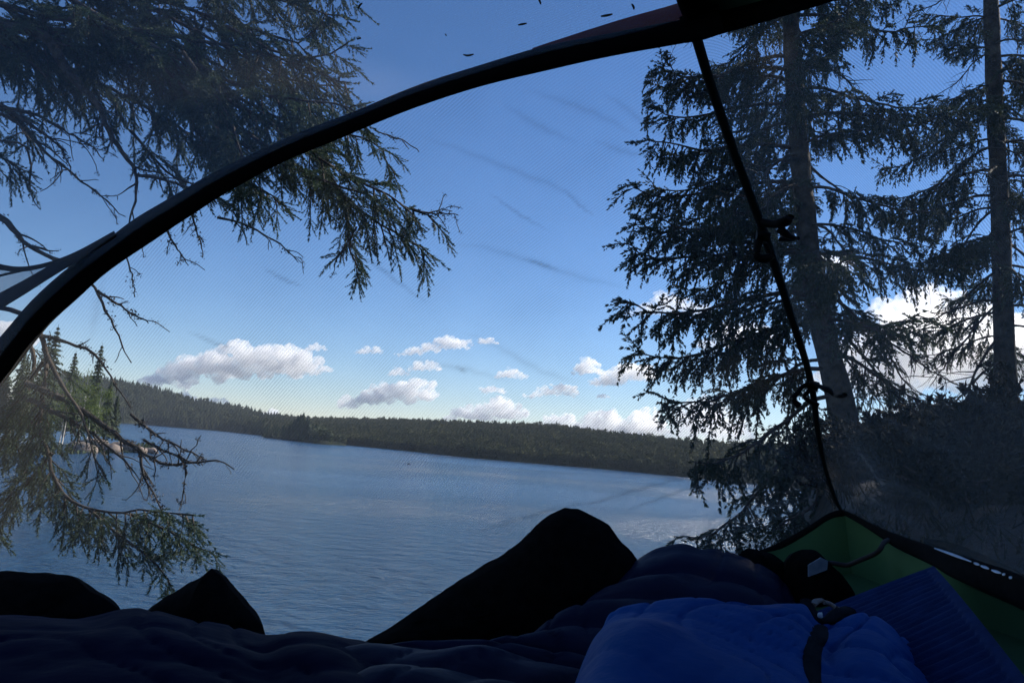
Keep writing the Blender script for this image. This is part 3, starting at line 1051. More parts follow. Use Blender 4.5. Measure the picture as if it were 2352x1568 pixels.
GREEN = [
    # (points as (u, v, y), radius, options)
    ([(-260, -90, 3.5), (0, 10, 3.5), (200, 55, 3.45), (400, 85, 3.45), (600, 120, 3.4), (720, 165, 3.4), (800, 195, 3.35)], .020, dict(twig=.42)),
    ([(-260, 40, 3.6), (0, 60, 3.55), (240, 90, 3.5), (450, 190, 3.45), (640, 300, 3.4), (770, 385, 3.35), (880, 445, 3.3), (985, 492, 3.3)], .024, dict(twig=.50)),
    ([(300, 150, 3.5), (480, 280, 3.45), (600, 355, 3.4), (740, 415, 3.35), (850, 500, 3.3), (930, 548, 3.3), (985, 592, 3.3)], .015, dict(twig=.34, hang=.35)),
    ([(120, -60, 3.8), (360, 0, 3.8), (560, 60, 3.75), (690, 95, 3.7), (745, 40, 3.7)], .015, dict(twig=.36)),
    ([(-100, 10, 4.2), (150, 150, 4.1), (340, 250, 4.0), (470, 330, 3.9), (560, 400, 3.8), (640, 470, 3.75)], .018, dict(twig=.46)),
    ([(100, -40, 3.3), (300, 80, 3.3), (470, 160, 3.25), (620, 220, 3.25), (760, 240, 3.2), (830, 262, 3.2)], .015, dict(twig=.40)),
    ([(380, 140, 3.9), (520, 210, 3.85), (640, 270, 3.8), (760, 300, 3.75), (860, 330, 3.7), (905, 400, 3.7)], .012, dict(twig=.32)),
    ([(-220, 0, 3.9), (-60, 60, 3.85), (80, 120, 3.8), (180, 190, 3.75), (250, 290, 3.7)], .014, dict(twig=.36)),
    ([(-220, 180, 3.9), (-80, 210, 3.85), (20, 260, 3.8), (70, 330, 3.75)], .014, dict(twig=.34)),
    ([(-200, 330, 3.7), (-80, 340, 3.7), (0, 360, 3.7), (60, 395, 3.7)], .012, dict(twig=.26)),
    ([(600, 260, 3.6), (700, 330, 3.55), (790, 460, 3.5), (800, 560, 3.45), (828, 625, 3.4)], .010, dict(twig=.24, hang=.25)),
    ([(0, -120, 4.0), (300, -90, 4.0), (560, -50, 3.9), (700, 10, 3.9), (735, 70, 3.85)], .014, dict(twig=.40)),
    ([(180, -130, 3.6), (420, -60, 3.6), (640, 0, 3.55), (780, 40, 3.5)], .012, dict(twig=.32)),
    ([(300, 300, 3.7), (390, 400, 3.65), (470, 430, 3.6), (520, 470, 3.6)], .008, dict(twig=.22)),
    ([(420, 120, 3.15), (520, 260, 3.15), (560, 370, 3.1), (610, 455, 3.1)], .010, dict(twig=.32)),
    ([(640, -60, 3.5), (740, -40, 3.5), (800, -10, 3.45)], .007, dict(twig=.16)),
    ([(-200, -40, 3.7), (20, 50, 3.7), (200, 110, 3.65), (360, 160, 3.6), (500, 240, 3.55), (580, 330, 3.5)], .014, dict(twig=.40)),
    ([(150, -80, 3.7), (350, 20, 3.65), (520, 110, 3.6), (660, 180, 3.55), (790, 200, 3.5)], .013, dict(twig=.40)),
    ([(260, 60, 3.3), (400, 180, 3.3), (500, 300, 3.25), (540, 400, 3.2), (560, 470, 3.2)], .011, dict(twig=.36)),
    ([(420, -60, 3.9), (560, 60, 3.85), (650, 170, 3.8), (720, 290, 3.75), (760, 380, 3.7)], .012, dict(twig=.40)),
    ([(-160, 20, 3.4), (-20, 90, 3.4), (80, 150, 3.4), (140, 230, 3.4)], .010, dict(twig=.30)),
    ([(200, 0, 4.2), (420, 110, 4.1), (600, 200, 4.0), (720, 260, 3.9), (820, 300, 3.85)], .013, dict(twig=.46)),
    ([(520, 60, 3.4), (640, 120, 3.4), (740, 130, 3.35), (800, 100, 3.35)], .008, dict(twig=.26)),
    ([(560, 300, 3.3), (680, 380, 3.3), (780, 430, 3.28), (850, 450, 3.26), (925, 520, 3.25)], .009, dict(twig=.30)),
    ([(20, 60, 3.9), (140, 40, 3.85), (300, 30, 3.8), (440, 20, 3.75)], .010, dict(twig=.34)),
    ([(60, 770, 3.5), (80, 830, 3.5), (60, 900, 3.5), (30, 960, 3.5), (0, 1040, 3.5)], .010, dict(twig=.30, hang=.5)),
    # the hanging lower bough
    ([(-120, 700, 3.5), (30, 712, 3.45), (96, 770, 3.4), (104, 860, 3.4), (90, 960, 3.4), (108, 1032, 3.4), (137, 1125, 3.35), (205, 1170, 3.3), (342, 1176, 3.25), (446, 1180, 3.2)], .014, dict(twig=.28, start=.40, hang=.45)),
    ([(100, 800, 3.4), (140, 880, 3.38), (190, 960, 3.35), (215, 1040, 3.3), (240, 1100, 3.28)], .010, dict(twig=.18, hang=.4, dens=.9)),
    ([(100, 830, 3.45), (50, 900, 3.45), (0, 980, 3.45), (-60, 1050, 3.45)], .010, dict(twig=.24, hang=.4, dens=.9)),
    ([(120, 1040, 3.4), (60, 1110, 3.4), (0, 1160, 3.4), (-30, 1230, 3.4)], .008, dict(twig=.24, hang=.4)),
    ([(205, 1170, 3.3), (270, 1225, 3.28), (330, 1270, 3.25), (372, 1310, 3.22), (392, 1345, 3.2)], .006, dict(twig=.16, hang=.3)),
    ([(300, 1180, 3.28), (390, 1220, 3.25), (440, 1250, 3.22), (482, 1268, 3.2)], .005, dict(twig=.15, hang=.3)),
    ([(100, 940, 3.5), (40, 1010, 3.5), (60, 1080, 3.5), (20, 1130, 3.5)], .008, dict(twig=.28, hang=.5)),
]
for k, (pts, r0, opt) in enumerate(GREEN):
    rg = np.random.default_rng(100 + k)
    w_, g_ = MB(), MB()
    o_ = dict(dens=1.45, twig=.4, droop=.55, hang=.2, shoot=.09, start=.05)
    o_.update(opt)
    o_['hang'] = min(o_['hang'], .35)
    o_['twig'] *= .92
    bough(px(pts), r0, w_, g_, rg, SHOOT, **o_)
    br = w_.build('branch', M['bark'], t_left)
    g_.build('needles', M['needle'], br, smooth=False)

DEAD = [
    ([(-60, 60, 3.4), (92, 79, 3.4), (160, 171, 3.4), (219, 232, 3.38), (253, 307, 3.36), (300, 376, 3.35), (314, 410, 3.35), (307, 478, 3.33), (285, 540, 3.3)], .030, 10, .22, 14),
    ([(314, 402, 3.35), (360, 408, 3.34), (410, 424, 3.32), (462, 440, 3.3)], .009, 5, .12, 10),
    ([(-80, 200, 3.5), (10, 246, 3.48), (80, 262, 3.45), (150, 300, 3.4), (212, 336, 3.38), (240, 370, 3.35)], .012, 12, .20, 26),
    ([(-60, 240, 3.5), (40, 282, 3.46), (100, 345, 3.43), (170, 400, 3.4), (225, 445, 3.38), (290, 500, 3.35)], .010, 14, .20, 26),
    ([(30, 260, 3.45), (90, 300, 3.42), (140, 340, 3.4), (165, 400, 3.38)], .010, 8, .16, 22),
    ([(-120, 480, 3.4), (0, 500, 3.38), (60, 560, 3.35), (105, 585, 3.34), (160, 610, 3.33), (210, 652, 3.3), (240, 705, 3.28), (270, 765, 3.27), (300, 832, 3.26)], .016, 9, .20, 18),
    ([(225, 668, 3.3), (280, 705, 3.28), (342, 745, 3.26)], .007, 4, .10, 12),
    ([(-20, 320, 3.5), (60, 340, 3.48), (70, 450, 3.46), (90, 480, 3.46)], .006, 4, .10, 14),
    ([(96, 770, 3.4), (150, 785, 3.38), (219, 814, 3.36), (266, 882, 3.34), (300, 940, 3.32)], .009, 5, .12, 10),
    ([(40, 905, 3.4), (102, 933, 3.38), (191, 984, 3.36), (273, 1045, 3.34), (328, 1109, 3.32)], .013, 10, .20, 18),
    ([(60, 880, 3.4), (160, 923, 3.38), (239, 978, 3.36), (307, 1026, 3.34), (376, 1066, 3.3), (440, 1060, 3.28), (500, 1058, 3.26), (536, 1076, 3.25)], .015, 12, .22, 26),
    ([(290, 1012, 3.36), (318, 1032, 3.35), (331, 1094, 3.34), (359, 1145, 3.33), (369, 1185, 3.32)], .008, 6, .12, 14),
    ([(330, 1010, 3.32), (369, 1032, 3.3), (423, 1060, 3.28), (423, 1128, 3.27), (410, 1172, 3.26)], .006, 6, .10, 14),
    ([(300, 950, 3.34), (360, 1000, 3.32), (420, 1030, 3.3), (480, 1058, 3.3)], .007, 6, .12, 14),
    ([(500, 500, 3.4), (560, 515, 3.38), (640, 560, 3.36), (685, 602, 3.34)], .006, 7, .16, 8),
    ([(440, 480, 3.4), (455, 540, 3.4), (470, 590, 3.4)], .005, 4, .08, 8),
    ([(380, 520, 3.4), (400, 560, 3.4), (432, 610, 3.38)], .006, 4, .10, 8),
    ([(290, 590, 3.4), (302, 630, 3.4), (310, 680, 3.4)], .004, 2, .06, 4),
    ([(820, 520, 3.35), (790, 570, 3.35), (770, 605, 3.34)], .005, 5, .10, 4),
    ([(940, 480, 3.3), (990, 490, 3.3), (1055, 492, 3.3)], .006, 7, .12, 4),
    ([(860, 300, 3.5), (930, 325, 3.5), (965, 350, 3.5)], .004, 4, .08, 2),
]
for k, (pts, r0, tw, tl, lm) in enumerate(DEAD):
    rg = np.random.default_rng(300 + k)
    w_ = MB()
    dead_bough(px(pts), r0, w_, w_, rg, tw, tl, lm)
    w_.build('dead_branch', M['deadwood'], t_left)

# ---- right spruces
BOUGH = []
for k in range(8):
    rg = np.random.default_rng(500 + k)
    w_, g_ = MB(), MB()
    ln = 1.0
    path = [(0, 0, 0), (.18, rg.normal(0, .015), .01), (.42, rg.normal(0, .03), -.05), (.66, rg.normal(0, .04), -.12), (.86, rg.normal(0, .04), -.13), (1.0, rg.normal(0, .04), -.08)]
    bough(path, .014, w_, g_, rg, SHOOT_FAR, dens=.9, twig=.31, droop=.75, start=.14, hang=.34, shoot=.082, planar=.3, sec_gap=.024)
    wm = w_.mesh('branch')
    wm.materials.append(M['bark'])
    gm = g_.mesh('needles', smooth=False)
    gm.materials.append(M['needle_far'])
    BOUGH.append((wm, gm))
for k in range(3):                                    # bare, broken boughs
    rg = np.random.default_rng(560 + k)
    w_, g_ = MB(), MB()
    dead_bough([(0, 0, 0), (.25, rg.normal(0, .03), -.05), (.55, rg.normal(0, .06), -.20), (.8, rg.normal(0, .08), -.34), (1.0, rg.normal(0, .1), -.40)], .013, w_, g_, rg, 16, .32, 10, 0.9)
    wm = w_.mesh('dead_branch')
    wm.materials.append(M['deadwood'])
    BOUGH.append((wm, None))


def place_bough(tree, k, loc, az, tilt, size, rollv=0.0):
    wm, gm = BOUGH[k]
    o = bpy.data.objects.new('branch' if gm else 'dead_branch', wm)
    COL.objects.link(o)
    o.parent = tree
    o.location = tuple(np.asarray(loc) - WL[tree.name])
    o.rotation_euler = (Matrix.Rotation(az, 3, 'Z') @ Matrix.Rotation(-tilt, 3, 'Y') @ Matrix.Rotation(rollv, 3, 'X')).to_euler()
    o.scale = (size, size, size)
    if gm:
        n_ = bpy.data.objects.new('needles', gm)
        COL.objects.link(n_)
        n_.parent = o


def right_spruce(trunk_px, radii, label, seed, zlist, reach, dead=0.15, extra=(), lowbare=0):
    pts = px(trunk_px)
    rg = np.random.default_rng(seed)
    base = pts[0].copy()
    base[2] = float(bank_z(base[0], base[1])) - 0.05
    pts = np.vstack([base, pts[1:]])
    t = thing('spruce_tree', base, label, 'tree')
    c = catmull(pts, 60)
    rad = np.interp(np.linspace(0, 1, 60), np.linspace(0, 1, len(radii)), radii)
    rad = rad * (1 + 0.04 * np.sin(np.arange(60) * 1.7) + rg.normal(0, .02, 60))
    rad[:4] *= np.array((1.35, 1.2, 1.1, 1.04))
    b = MB()
    b.tube(c, rad, 18)
    b.build('trunk', M['bark'], t)
    zt = c[:, 2]

    def at(z):
        return np.array((np.interp(z, zt, c[:, 0]), np.interp(z, zt, c[:, 1]), z))
    for z, n in zlist:
        a0 = rg.uniform(0, 6.28)
        for j in range(n):
            az = a0 + j * 2 * math.pi / n + rg.normal(0, .22)
            rz = reach(z) * rg.uniform(.75, 1.12)
            kk = rg.integers(0, 8) if rg.random() > dead else rg.integers(8, 11)
            fc = math.cos(az)
            if z < lowbare and fc > .1:
                if rg.random() < .45: continue
                kk = rg.integers(8, 11)
                rz *= .9
            place_bough(t, kk, at(z + rg.normal(0, .06)), az, rg.normal(-.10, .13), rz, rg.normal(0, .15))
    for (z, az, tilt, size, k) in extra:
        place_bough(t, k, at(z), R(az), R(tilt), size)
    return t, at


zl1 = [(1.5, 2), (1.85, 3), (2.2, 4), (2.6, 4), (2.95, 5), (3.35, 4), (3.75, 5), (4.15, 4), (4.55, 5), (4.95, 4), (5.35, 5), (5.75, 5), (6.2, 5), (6.7, 5), (7.3, 5)]
# azimuths: 180 = towards the left of the picture, 0 = right, 270 = towards the tent
ex1 = [(1.45, 186, -8, 1.9, 0), (1.2, 200, -20, 1.9, 1), (1.9, 172, -6, 1.95, 2), (2.2, 190, -2, 2.1, 3), (2.65, 178, 4, 1.9, 4), (3.0, 186, 0, 1.85, 5),
       (3.4, 175, 2, 1.8, 6), (3.8, 190, 0, 1.7, 7), (4.3, 180, 0, 1.6, 1), (4.7, 186, 0, 1.5, 2), (0.9, 222, -34, 1.7, 4), 
       (1.0, 190, -34, 2.1, 0), (2.0, 3, -22, 1.7, 8), (2.3, 350, -20, 1.6, 9), (1.6, 10, -8, 1.5, 7)]
right_spruce([(1950, 1050, 8.0), (1932, 930, 8.0), (1895, 780, 8.0), (1868, 640, 8.0), (1848, 480, 8.0), (1832, 300, 8.02), (1820, 120, 8.05), (1812, -60, 8.1), (1806, -420, 8.2), (1800, -800, 8.3)],
             [.145, .126, .106, .099, .094, .082, .072, .062, .05, .035],
             'big spruce with the thick trunk rising behind the thin tent pole', 21, zl1, lambda z: np.interp(z, [.6, 2, 3.5, 5.5, 8], [1.5, 1.62, 1.55, 1.4, .9]), .10, ex1, 2.5)
zl2 = [(2.2, 3), (2.6, 3), (3.0, 4), (3.4, 4), (3.8, 4), (4.2, 4), (4.6, 5), (5.0, 4), (5.4, 5), (5.8, 5), (6.3, 5), (6.9, 5), (7.6, 5), (8.2, 5)]
ex2 = [(2.6, 195, -24, 1.5, 8), (2.2, 200, -28, 1.6, 9), (3.0, 190, -26, 1.3, 10), (1.9, 185, -22, 1.5, 8), (3.3, 188, -8, 1.5, 1), (3.9, 178, -6, 1.5, 4)]
right_spruce([(2316, 950, 9.2), (2308, 820, 9.2), (2302, 640, 9.2), (2296, 460, 9.2), (2286, 260, 9.2), (2278, 60, 9.25), (2270, -200, 9.3), (2264, -600, 9.4), (2262, -900, 9.5)],
             [.125, .110, .100, .094, .088, .08, .07, .06, .045],
             'slimmer spruce with the straight thin trunk near the right picture edge', 22, zl2, lambda z: np.interp(z, [1.5, 3, 5, 8], [1.15, 1.4, 1.35, .8]), .20, ex2)

# unseen spruces added just beyond the right edge to keep the camp in shade
for k, (x, y, h, lab) in enumerate(((4.7, 2.7, 8.5, 'unseen spruce added beyond the right edge to shade the tent, nearest to it'),
                                    (7.2, 4.4, 11, 'tall unseen spruce added for shade beyond the right edge, behind the nearest one'),
                                    (8.6, 6.2, 12, 'farthest unseen spruce added for shade beyond the right edge'))):
    t = thing('spruce_tree', (x, y, float(bank_z(x, y)) - .05), lab, 'tree', 'unseen spruces added to shade the camp')
    b = MB()
    b.tube([WL[t.name] + (0, 0, z) for z in (0, h * .5, h)], [.17, .11, .03], 10)
    b.build('trunk', M['bark'], t)
    rg = np.random.default_rng(700 + k)
    for z in np.arange(.7, h, .42):
        a0 = rg.uniform(0, 6.28)
        for j in range(6):
            place_bough(t, rg.integers(0, 8), WL[t.name] + (0, 0, z + rg.normal(0, .08)), a0 + j * 1.05 + rg.normal(0, .2), rg.normal(-.12, .1), (1.9 - 1.3 * z / h) * rg.uniform(.8, 1.1))

# ---- shrubs, rocks on the right bank


def shrub(u, v, y, wd, h, seed, label, name='juniper_shrub', cat='shrub', n=420):
    rg = np.random.default_rng(seed)
    c = P(u, v, y)
    c[2] = float(bank_z(c[0], c[1])) - 0.03
    t = thing(name, c, label, cat, 'dark shrubs on the right bank')
    st = MB()
    gr = MB()
    pos, dr, ln = [], [], []
    for k in range(26):
        a = rg.uniform(0, 6.28)
        rr = wd * rg.uniform(.25, 1.0)
        e = c + np.array((math.cos(a) * rr, math.sin(a) * rr * .8, h * rg.uniform(.45, 1.05) * (1 - .35 * (rr / wd) ** 2)))
        q = catmull([c + rg.normal(0, .03, 3) * (1, 1, 0), c * .45 + e * .55 + np.array((0, 0, h * .12)), e], 10)
        st.tube(q, np.linspace(.012, .003, 10), 4, cap=False)
        T = frames(q)
        for j in range(n // 26):
            i = rg.integers(2, 10)
            pos.append(q[i] + rg.normal(0, .05, 3))
            dr.append(T[i] + rg.normal(0, .6, 3) + np.array((0, 0, .25)))
            ln.append(rg.uniform(.10, .22))
    put_shoots(gr, SHOOT_FAR, pos, dr, ln, rng=rg)
    st.build('stem', M['bark'], t)
    gr.build('foliage', M['shrub'], t, smooth=False)


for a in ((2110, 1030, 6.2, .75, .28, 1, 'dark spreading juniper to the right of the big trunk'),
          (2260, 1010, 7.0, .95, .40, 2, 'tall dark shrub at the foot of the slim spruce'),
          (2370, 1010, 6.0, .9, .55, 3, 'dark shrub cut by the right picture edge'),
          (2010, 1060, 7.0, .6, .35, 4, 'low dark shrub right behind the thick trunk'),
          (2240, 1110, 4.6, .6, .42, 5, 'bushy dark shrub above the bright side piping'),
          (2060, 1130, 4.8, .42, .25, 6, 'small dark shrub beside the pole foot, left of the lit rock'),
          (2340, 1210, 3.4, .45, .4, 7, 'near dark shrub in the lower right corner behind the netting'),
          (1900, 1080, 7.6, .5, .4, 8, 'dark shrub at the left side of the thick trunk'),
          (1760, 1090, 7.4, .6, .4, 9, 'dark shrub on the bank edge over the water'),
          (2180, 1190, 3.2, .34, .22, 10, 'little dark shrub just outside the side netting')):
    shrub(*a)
for i, (u, v, y, sz, lab) in enumerate(((2140, 1128, 4.6, .13, 'pale sunlit boulder in the middle of the dark right bank'),
                                        (2128, 1010, 6.4, .16, 'grey rock glinting between the shrubs behind the pole'),
                                        (2150, 1176, 3.6, .07, 'small pale stone close outside the side netting'),
                                        (2118, 1180, 3.5, .05, 'smallest pale stone near the tent edge'),
                                        (2110, 1062, 5.6, .10, 'lit stone below the grey rock'))):
    c = P(u, v, y)
    mb = MB()
    rock_mesh(mb, (0, 0, 0), (sz * 1.5, sz, sz * .8), i * 5.1 + 2, 12)
    o = mb.build('boulder', M['rock'])
    c[2] = max(float(bank_z(c[0], c[1])) + sz * .3, 0)
    o.location = tuple(c)
    tag(o, lab, 'rock', 'stones on the right bank')

# grassy litter on the bank
mb = MB()
rg = np.random.default_rng(9)
n = 90000
x = rg.uniform(1.05, 9, n)
y = rg.uniform(-.5, 12, n)
ok = (y < 2.0 + (x - .95) * 2.6)
x, y = x[ok], y[ok]
pk = np.stack([x, y, bank_z(x, y) - .02], 1)
d = np.stack([rg.normal(0, .5, len(x)), rg.normal(0, .5, len(x)), np.ones(len(x))], 1)
l = rg.uniform(.03, .11, (len(x), 1)) * np.clip(.6 + y[:, None] * .12, .6, 1.6)
sdv = np.cross(d, rg.normal(size=d.shape))
sdv /= np.linalg.norm(sdv, axis=1)[:, None]
mb.add(np.stack([pk - sdv * .005, pk + sdv * .005, pk + d * l], 1).reshape(-1, 3), np.arange(len(x) * 3).reshape(-1, 3))
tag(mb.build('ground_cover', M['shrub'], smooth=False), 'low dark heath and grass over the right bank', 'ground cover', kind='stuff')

# ------------------------------------------------------------------ the tent


def floor_z(x):
    return 0.25 * x - 0.045


tent = thing('tent', (0, 0.6, 0), 'dome tent of see-through black netting with a green tub floor, seen from inside', 'tent')
# arch sleeve: (u, v, y, full width in px)
ARCH = [(-150, 1030, 1.86, 70), (-60, 905, 1.83, 68), (0, 831, 1.80, 66), (44, 776, 1.78, 62), (94, 717, 1.75, 64), (150, 665, 1.72, 62), (204, 619, 1.69, 59), (268, 572, 1.66, 58), (338, 523, 1.62, 60), (426, 468, 1.58, 58), (505, 420, 1.54, 51), (649, 347, 1.47, 46),
        (804, 284, 1.41, 44), (951, 224, 1.35, 43), (1088, 179, 1.31, 46), (1259, 133, 1.25, 52), (1430, 98, 1.20, 51), (1550, 76, 1.165, 50), (1602, 66, 1.15, 50), (1730, 30, 1.08, 54), (1856, -10, 1.0, 56), (2000, -60, .92, 60)]
arch = np.array([P(a[0], a[1], a[2]) for a in ARCH])
aw = np.array([a[3] * ((p - CAM) @ _f) / FPX / 2 for a, p in zip(ARCH, arch)])
left_foot = np.array((arch[0][0] - .12, 1.93, floor_z(-1.3)))
arch = np.vstack([left_foot, arch, (0.62, .45, .93), (.80, -.1, .72), (.88, -.55, .42), (.90, -.85, .18)])
aw = np.concatenate([[aw[0]], aw, [.028, .028, .028, .028]])
IJ = 1 + [a[0] for a in ARCH].index(1602)              # the crossing with the pole
ridge = np.array((0.0, 0.2, 0.3))
wd_ = np.cross(np.gradient(arch, axis=0), arch - ridge)
NA = 150
arcl = np.concatenate([[0], np.cumsum(np.linalg.norm(np.diff(arch, axis=0), axis=1))])
arch_s = catmull(arch, NA)
aw_s = np.interp(np.linspace(0, arcl[-1], NA), arcl, aw)
wd_s = np.cross(np.gradient(arch_s, axis=0), arch_s - CAM)
mb = MB()
mb.tube(arch_s, aw_s * (1 + 0.03 * np.sin(np.arange(NA) * 0.9)), 14, wdir=wd_s, flat=.45)
mb.build('pole_sleeve', M['sleeve'], tent)
jp = arch[IJ]
# front right pole, foot to crossing
POLE = [(1934, 1174, 2.00, 9), (1921, 1150, 1.985, 11), (1900, 1090, 1.93, 13), (1880, 1000, 1.86, 15), (1861, 870, 1.765, 16), (1814, 715, 1.64, 19), (1770, 580, 1.535, 21), (1745, 506, 1.48, 21), (1686, 348, 1.36, 22), (1634, 200, 1.25, 23), (1600, 88, 1.17, 25)]
pole = np.array([P(a[0], a[1], a[2]) for a in POLE])
pw = np.array([a[3] * ((p - CAM) @ _f) / FPX / 2 for a, p in zip(POLE, pole)])
pole_s = catmull(pole, 60)
mb = MB()
mb.tube(pole_s, np.interp(np.linspace(0, 1, 60), np.linspace(0, 1, len(pw)), pw), 10)
pole_o = mb.build('pole', M['pole'], tent)
# the same pole going on over the roof to the left rear corner
back_l = catmull([jp, (0.02, .72, 1.13), (-.4, .2, 1.05), (-.85, -.35, .66), (-1.12, -.75, .18), (-1.18, -.9, floor_z(-1.18))], 60)
mb = MB()
mb.tube(back_l, .014, 8)
mb.build('pole', M['sleeve'], tent)

corner = pole[0]
LF, RR_, LR = arch_s[0], arch_s[-1], back_l[-1]


def half(curve, i0, i1, n):
    return resample(curve[i0:i1 + 1], n)


ja = int(np.argmin(np.linalg.norm(arch_s - jp, axis=1)))
arch_front = half(arch_s, 0, ja, 70)                   # left foot -> crossing
arch_rear = half(arch_s, ja, NA - 1, 70)[::-1]         # rear right foot -> crossing
pole_f = np.vstack([resample(pole_s, 69), jp])         # front right foot -> crossing
pole_b = resample(back_l, 70)[::-1]                    # rear left foot -> crossing


# gathers in the netting: (points seen along the fold, half width, thickness)
FOLDS_F = [
    ([(1205, 205), (1260, 222), (1330, 246), (1400, 276), (1470, 318)], 10), ([(1150, 235), (1240, 290), (1330, 330)], 9), ([(960, 310), (1060, 345), (1190, 395), (1300, 440), (1370, 490)], 8),
    ([(1030, 560), (1110, 568), (1180, 588), (1230, 603), (1330, 636), (1450, 662)], 9), ([(1200, 592), (1235, 604), (1290, 622)], 4),
    ([(1060, 760), (1150, 800), (1240, 850), (1330, 880)], 9), ([(920, 815), (1010, 838), (1080, 850), (1180, 880)], 7), ([(1045, 838), (1060, 848), (1073, 858)], 3),
    ([(1380, 210), (1440, 250), (1500, 300), (1560, 320)], 9), ([(1360, 320), (1440, 350), (1520, 356)], 8),
    ([(1060, 1234), (1150, 1205), (1250, 1176), (1340, 1156), (1480, 1140)], 4), ([(1420, 1180), (1500, 1150), (1580, 1122), (1650, 1104)], 4), ([(1340, 1160), (1480, 1120), (1600, 1090)], 5),
    ([(1650, 1000), (1720, 1010), (1800, 1040), (1870, 1100)], 8), ([(1600, 1060), (1720, 1065), (1840, 1100)], 9), ([(1620, 1180), (1740, 1160), (1880, 1150)], 9),
    ([(1660, 1230), (1760, 1190), (1890, 1165)], 7), ([(1560, 1230), (1700, 1180), (1860, 1150)], 8), ([(1700, 980), (1780, 990), (1850, 1030)], 6),
    ([(600, 612), (650, 640), (700, 660)], 4), ([(760, 560), (850, 600), (930, 660), (990, 700)], 4), ([(430, 760), (500, 790), (540, 800)], 4),
    ([(1120, 440), (1190, 490), (1260, 530)], 3), ([(1290, 430), (1330, 470), (1370, 500)], 3), ([(240, 620), (225, 700), (205, 790)], 12)]
FOLDS_S = [([(1990, 1100), (2100, 1130), (2200, 1200)], 8), ([(1960, 1120), (2060, 1180), (2160, 1240)], 9), ([(2000, 940), (2100, 1000), (2240, 1060)], 8), ([(1940, 1000), (1990, 1060), (2060, 1160)], 9), ([(2100, 880), (2200, 900), (2330, 960)], 8)]


def fold_field(g, lst):
    d = g.reshape(-1, 3) - CAM
    dep = d @ _f
    ok = dep > .05
    dep = np.where(ok, dep, 1)
    U = CX + FPX * (d @ _r) / dep
    V = CY - FPX * (d @ _u) / dep
    out_ = np.zeros(len(U))
    for q, (pts, wpx) in enumerate(lst):
        c = catmull(np.array(pts, float), 30)
        c = c + np.stack([np.sin(np.arange(30) * .9 + q), np.cos(np.arange(30) * 1.3 + q)], 1) * 1.5
        best = np.full(len(U), 1e9)
        par = np.zeros(len(U))
        for i in range(29):
            e = c[i + 1] - c[i]
            t = np.clip(((U - c[i, 0]) * e[0] + (V - c[i, 1]) * e[1]) / (e @ e), 0, 1)
            ds = np.hypot(U - c[i, 0] - t * e[0], V - c[i, 1] - t * e[1])
            m_ = ds < best
            best[m_] = ds[m_]
            par[m_] = (i + t[m_]) / 29
        kk = np.sin(np.pi * np.clip(par, 0.001, .999)) ** .8
        amp = .50 if wpx < 6 else .26
        wd2 = wpx * (.45 + .8 * kk)
        out_ += amp * kk * (np.exp(-(best / wd2) ** 2) * .6 + np.exp(-(best / (wd2 * .35)) ** 2) * .5)
    return np.where(ok, np.clip(out_, 0, 1), 0)


def panel(name, a, b, mat, nt_=46, lst=None, wrinkle=0.004, seed=1.0, bulge=0.0, edge0=None):
    """ruled netting between two edges that meet at the crossing; UVs in metres"""
    n = len(a)
    t = np.linspace(0, 1, nt_)[None, :, None]
    g = a[:, None, :] * (1 - t) + b[:, None, :] * t
    if edge0 is not None:
        e = resample(edge0, nt_)
        lin = a[0] * (1 - t[0]) + b[0] * t[0]
        fall = (np.linspace(1, 0, n)[:, None, None]) ** 2
        g = g + (e - lin)[None] * fall
    nrm = np.cross(b[0] - a[0], a[-1] - a[0])
    nrm /= np.linalg.norm(nrm)
    if np.dot(nrm, g.mean((0, 1)) - np.array((0, .3, .3))) < 0: nrm = -nrm
    tt = np.linspace(0, 1, nt_)
    ss = np.linspace(0, 1, n)
    for i in range(n):
        for j in range(nt_):
            w_ = 4 * tt[j] * (1 - tt[j]) * min(1, 4 * ss[i])
            p_ = g[i, j]
            g[i, j] = p_ + nrm * (bulge * w_ + wrinkle * w_ * math.sin(6 * p_[0] + 9 * p_[2] + 5 * nz(p_, 2.2, seed)))
    mb = MB()
    mb.grid(g)
    ax = b[0] - a[0]; ax /= np.linalg.norm(ax)
    ay = np.cross(nrm, ax)
    fl = g.reshape(-1, 3)
    mb.uv = np.stack([fl @ ax, fl @ ay], 1)
    o = mb.build(name, mat, tent)
    if lst:
        at = o.data.attributes.new('fold', 'FLOAT', 'POINT')
        at.data.foreach_set('value', fold_field(g, lst).astype(np.float32))
    return o, g


front_edge = [LF, np.array((-.7, 1.92, floor_z(-.7) + .03)), np.array((-.3, 1.93, floor_z(-.3) + .03)), np.array((0.0, 1.95, floor_z(0) + .03)), np.array((.4, 1.98, floor_z(.4) + .06)), P(1753, 1268, 2.02), P(1856, 1210, 2.01), corner]
side_edge = [RR_, P(2700, 1500, .95), P(2352, 1323, 1.3), P(2112, 1244, 1.6), P(2026, 1213, 1.78), P(1958, 1179, 1.96), corner]
f_o, f_g = panel('front_netting', resample(arch_front, 330), resample(pole_f, 330), M['net_front'], nt_=260, bulge=.02, edge0=front_edge, lst=FOLDS_F)
s_o, s_g = panel('side_netting', resample(arch_rear, 160), resample(pole_f, 160), M['net_side'], nt_=160, bulge=.02, seed=4, edge0=side_edge, lst=FOLDS_S)
t_o, t_g = panel('roof_netting', arch_front, pole_b, M['net_top'], bulge=.03, seed=7, wrinkle=.006)
r_o, r_g = panel('unseen_rear_panel', arch_rear, pole_b, M['canopy'], bulge=.05, seed=9, wrinkle=.004)  # unseen rear panel, made opaque to darken the inside


